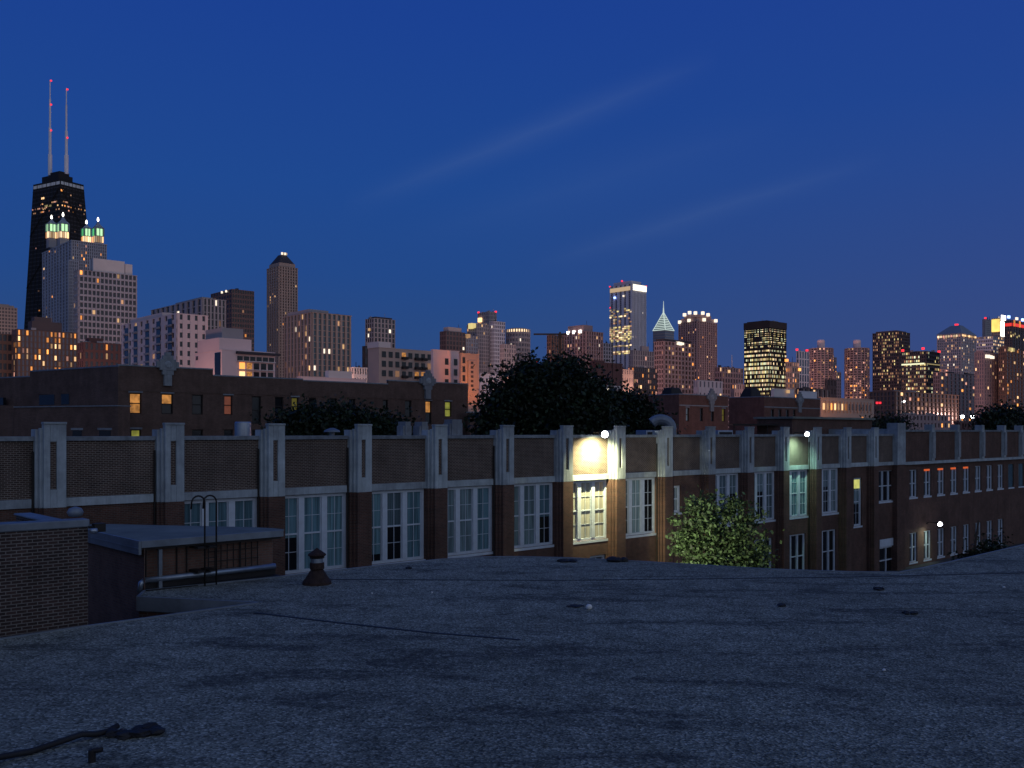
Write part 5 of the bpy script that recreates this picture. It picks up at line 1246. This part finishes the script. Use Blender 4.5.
d = T('hip roofed tower with a glowing cornice and a red beacon on top', 937.5, 961, 975.5, 333, 1200, 'sk_grey2', 'gl_teal', 9, 12, 40, .38, .25, .11, PAL_W, proud=.9, litl=.14, name='hip_roofed_tower')
o, a, b, zt, D = d['o'], d['a'], d['b'], d['zt'], 1200
MB().frustum([(-1, -1), (a+1, -1), (a+1, b+1), (-1, b+1)], [(a*.4, b*.3), (a*.6, b*.3), (a*.6, b*.7), (a*.4, b*.7)], zt+.1, zat(323.5, D)).build('hip_roof', M['sk_bluegrey'], o)
for k_ in range(9): put_unit(o, 'L_cream' if k_ % 3 else 'L_pink', (-1.2, b*(k_+.5)/9, zat(335.5, D)), (.5, b/14, 2.6))
for k_ in range(7): put_unit(o, 'L_wm', (a*(k_+.5)/7, -1.2, zat(335.2, D)), (a/10, .5, 2.2))
put_unit(o, 'L_red', (a*.5, b*.5, zat(323, D)), (3.5, 3.5, 3.5), 'roof_light')
T('stepped pale office with lit strips below the gold crown', 975, 993, 1004, 336, 1400, 'sk_pale', 'gl_mid', 7, 10, 30, .3, .45, .3, ['L_cream', 'L_wm', 'L_dim'], litl=.25)
T('tapering louvred tower with a tiny red light, left of the gold crown', 982.5, 985, 993.5, 319, 1700, 'sk_grey', 'gl_mid', 7, 2, 60, .4, .3, .0, beacons=((.05, 0, 318, 'L_red', 2.8),))
d = T('narrow tower with a gold floodlit top and a blazing white edge', 992, 1000, 1005, 318, 1500, 'sk_tan', 'gl_mid', 3, 4, 44, .4, .3, .04, PAL_W, name='gold_crowned_tower')
o, a, b, zt, D = d['o'], d['a'], d['b'], d['zt'], 1500
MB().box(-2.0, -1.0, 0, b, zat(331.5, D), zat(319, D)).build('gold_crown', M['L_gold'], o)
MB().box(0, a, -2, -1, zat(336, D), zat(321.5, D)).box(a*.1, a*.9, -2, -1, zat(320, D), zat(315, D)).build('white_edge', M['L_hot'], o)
T('rose foreground tower with a white lit top strip', 975, 984, 999, 352, 700, 'sk_rose', 'gl_mid', 6, 4, 26, .5, .25, .06, PAL_W, litl=.05, beacons=((.25, -.02, 356, 'L_wh', 2.4), (.4, -.02, 356.3, 'L_wh', 2.4), (.1, -.02, 356.2, 'L_wh', 2.4), (.55, -.02, 356.4, 'L_wh', 2.0)), pent=[(.0, .7, .1, .9, 350)])
d = T('dark tower with blue and white lamps and a red band at the right edge', 1005, 1012, 1060, 320, 1300, 'sk_darkbrown', 'gl_dark', 20, 3, 44, .4, .3, .09, ['L_wm', 'L_ye', 'L_dim', 'L_pink'], name='office_tower', proud=.8)
o, a, b, zt, D = d['o'], d['a'], d['b'], d['zt'], 1300
MB().box(0, a, -1.6, -.9, zat(326, D), zat(323, D)).build('red_band', M['L_redband'], o); MB().box(-1.6, -.9, 0, b, zat(326, D), zat(323, D)).build('red_band', M['L_redband'], o)
for (px, mt) in ((1007.5, 'L_blue'), (1015.5, 'L_wh'), (1021.5, 'L_blue'), (1029, 'L_wh')): put_unit(o, mt, (plane_u(d['cx'], d['cy'], px), -1.6, zat(318, D)), (5.5, 2, 3.4), 'roof_light')
for px in (1013, 1018.5): put_unit(o, 'L_or', (plane_u(d['cx'], d['cy'], px), -1.8, zat(323, D)), (1.6, 1.6, 9), 'roof_light')
for i in range(5): put_unit(o, 'L_ye', (plane_u(d['cx'], d['cy'], 1010+i*2), -1.5, zat(336.5-(i % 3)*1.5, D)), (3, .5, 2.6))
T('brown windowed tower in front at the right edge below the blue lamps', 999, 1006, 1060, 348, 700, 'sk_brown', 'gl_brown', 18, 4, 26, .4, .3, .10, PAL_O, pent=[(.0, .12, .0, .9, 346)], beacons=((.05, 0, 349, 'L_ye', 2.5), (.08, 0, 349, 'L_ye', 2.5), (.11, 0, 349, 'L_ye', 2.5)))
T('wide brown concrete frame block, low in front of the right skyline', 870, 895, 958, 391, 500, 'sk_brown', 'gl_brown', 16, 7, 14, .35, .25, .05, PAL_O, ybot=425, litl=.04, beacons=((0, .7, 402.5, 'L_red', 1.1), (0, .58, 402.5, 'L_red', 1.0), (.12, -.02, 401, 'L_lamp', .8)))
T('dim rose block behind the brown concrete frame block', 934, 940, 1000, 372, 800, 'sk_rose', 'gl_brown', 16, 3, 20, .4, .25, .12, PAL_O, ybot=425)
T('grey rose tower filling the gap behind the greenish office block', 905, 912, 948, 366, 1000, 'sk_rose', 'gl_brown', 10, 3, 24, .4, .3, .08, PAL_O)
T('low rust red rooftop with two white lamps near the right tree', 956, 959, 985, 421, 200, 'sk_red', 'gl_brown', 5, 2, 4, .7, .7, .0, ybot=426, beacons=((.12, -.05, 416.5, 'L_lamp', .5), (.5, -.05, 416.5, 'L_lamp', .5)), name='low_block')
T('pale concrete block with small windows low behind the right parapet', 895, 900, 950, 414, 350, 'sk_rose', 'gl_brown', 14, 3, 7, .5, .4, .08, PAL_O, ybot=430)
# red light in the big tree's gap
p_ = P(536, 361.5, 330); o = empty('traffic_light', (p_.x, p_.y, 0), 0, 'glowing red beacon on a thin pole seen over the big dark tree', 'beacon')
MB().tube([(0, 0, 0), (0, 0, p_.z)], .12, 6).build('pole', M['iron'], o); MB().lathe([(.1, p_.z-.5), (.55, p_.z-.2), (.55, p_.z+.4), (.1, p_.z+.7)], seg=10).build('lens', M['L_red'], o)
p_ = P(612.5, 395, 260); o = MB().tube([(0, 0, 0), (0, 0, zat(334, 260))], .16, 6, .08).build('flag_pole', M['iron']); o.location = (p_.x, p_.y, 0); tag(o, 'tall thin dark pole in front of the tall white crowned slab', 'pole')
p_ = P(110.5, 366, 120); o = MB().tube([(0, 0, 0), (0, 0, zat(349, 120))], .14, 8).build('flue_pipe', M['stone2']); o.location = (p_.x, p_.y+6, 0); tag(o, 'pale upright flue pipe behind the corner of the rear school', 'pipe')

# ---------------------------------------------------------------- added unseen street lights, standing in for the city's glow on the far town
for i, (px, D, w) in enumerate(((-60, 560, 90), (60, 560, 90), (150, 340, 22), (130, 850, 130), (250, 270, 7), (240, 760, 130), (330, 480, 80), (400, 240, 9), (420, 820, 140), (500, 880, 140), (580, 780, 130), (600, 340, 30), (660, 700, 120), (640, 1500, 400), (700, 1080, 160), (745, 1400, 300), (800, 620, 60), (880, 880, 130), (840, 1300, 300), (1000, 600, 60), (975, 1000, 160), (1040, 560, 130), (690, 130, 1.5), (780, 150, 2))):
    p = P(px, 432, D); zz = 8.0 if D < 200 else 18.0
    o = empty('city_glow_lamp', (p.x, p.y, 0), 0, 'added orange light on a pole hidden among the far buildings, standing in for the city glow', 'lamp', 'added city glow lights of the far town')
    MB().lathe([(.25, 0), (.12, zz-.6)], seg=6).build('pole', M['iron'], o); MB().lathe([(.1, zz-.6), (.45, zz-.4), (.45, zz), (.1, zz+.2)], seg=8).build('head', M['L_or'], o)
    lamp('city_glow_light', (0, 0, zz+3), w*(620 if D < 600 else 1000), (1, .54, .44), size=4, parent=o)
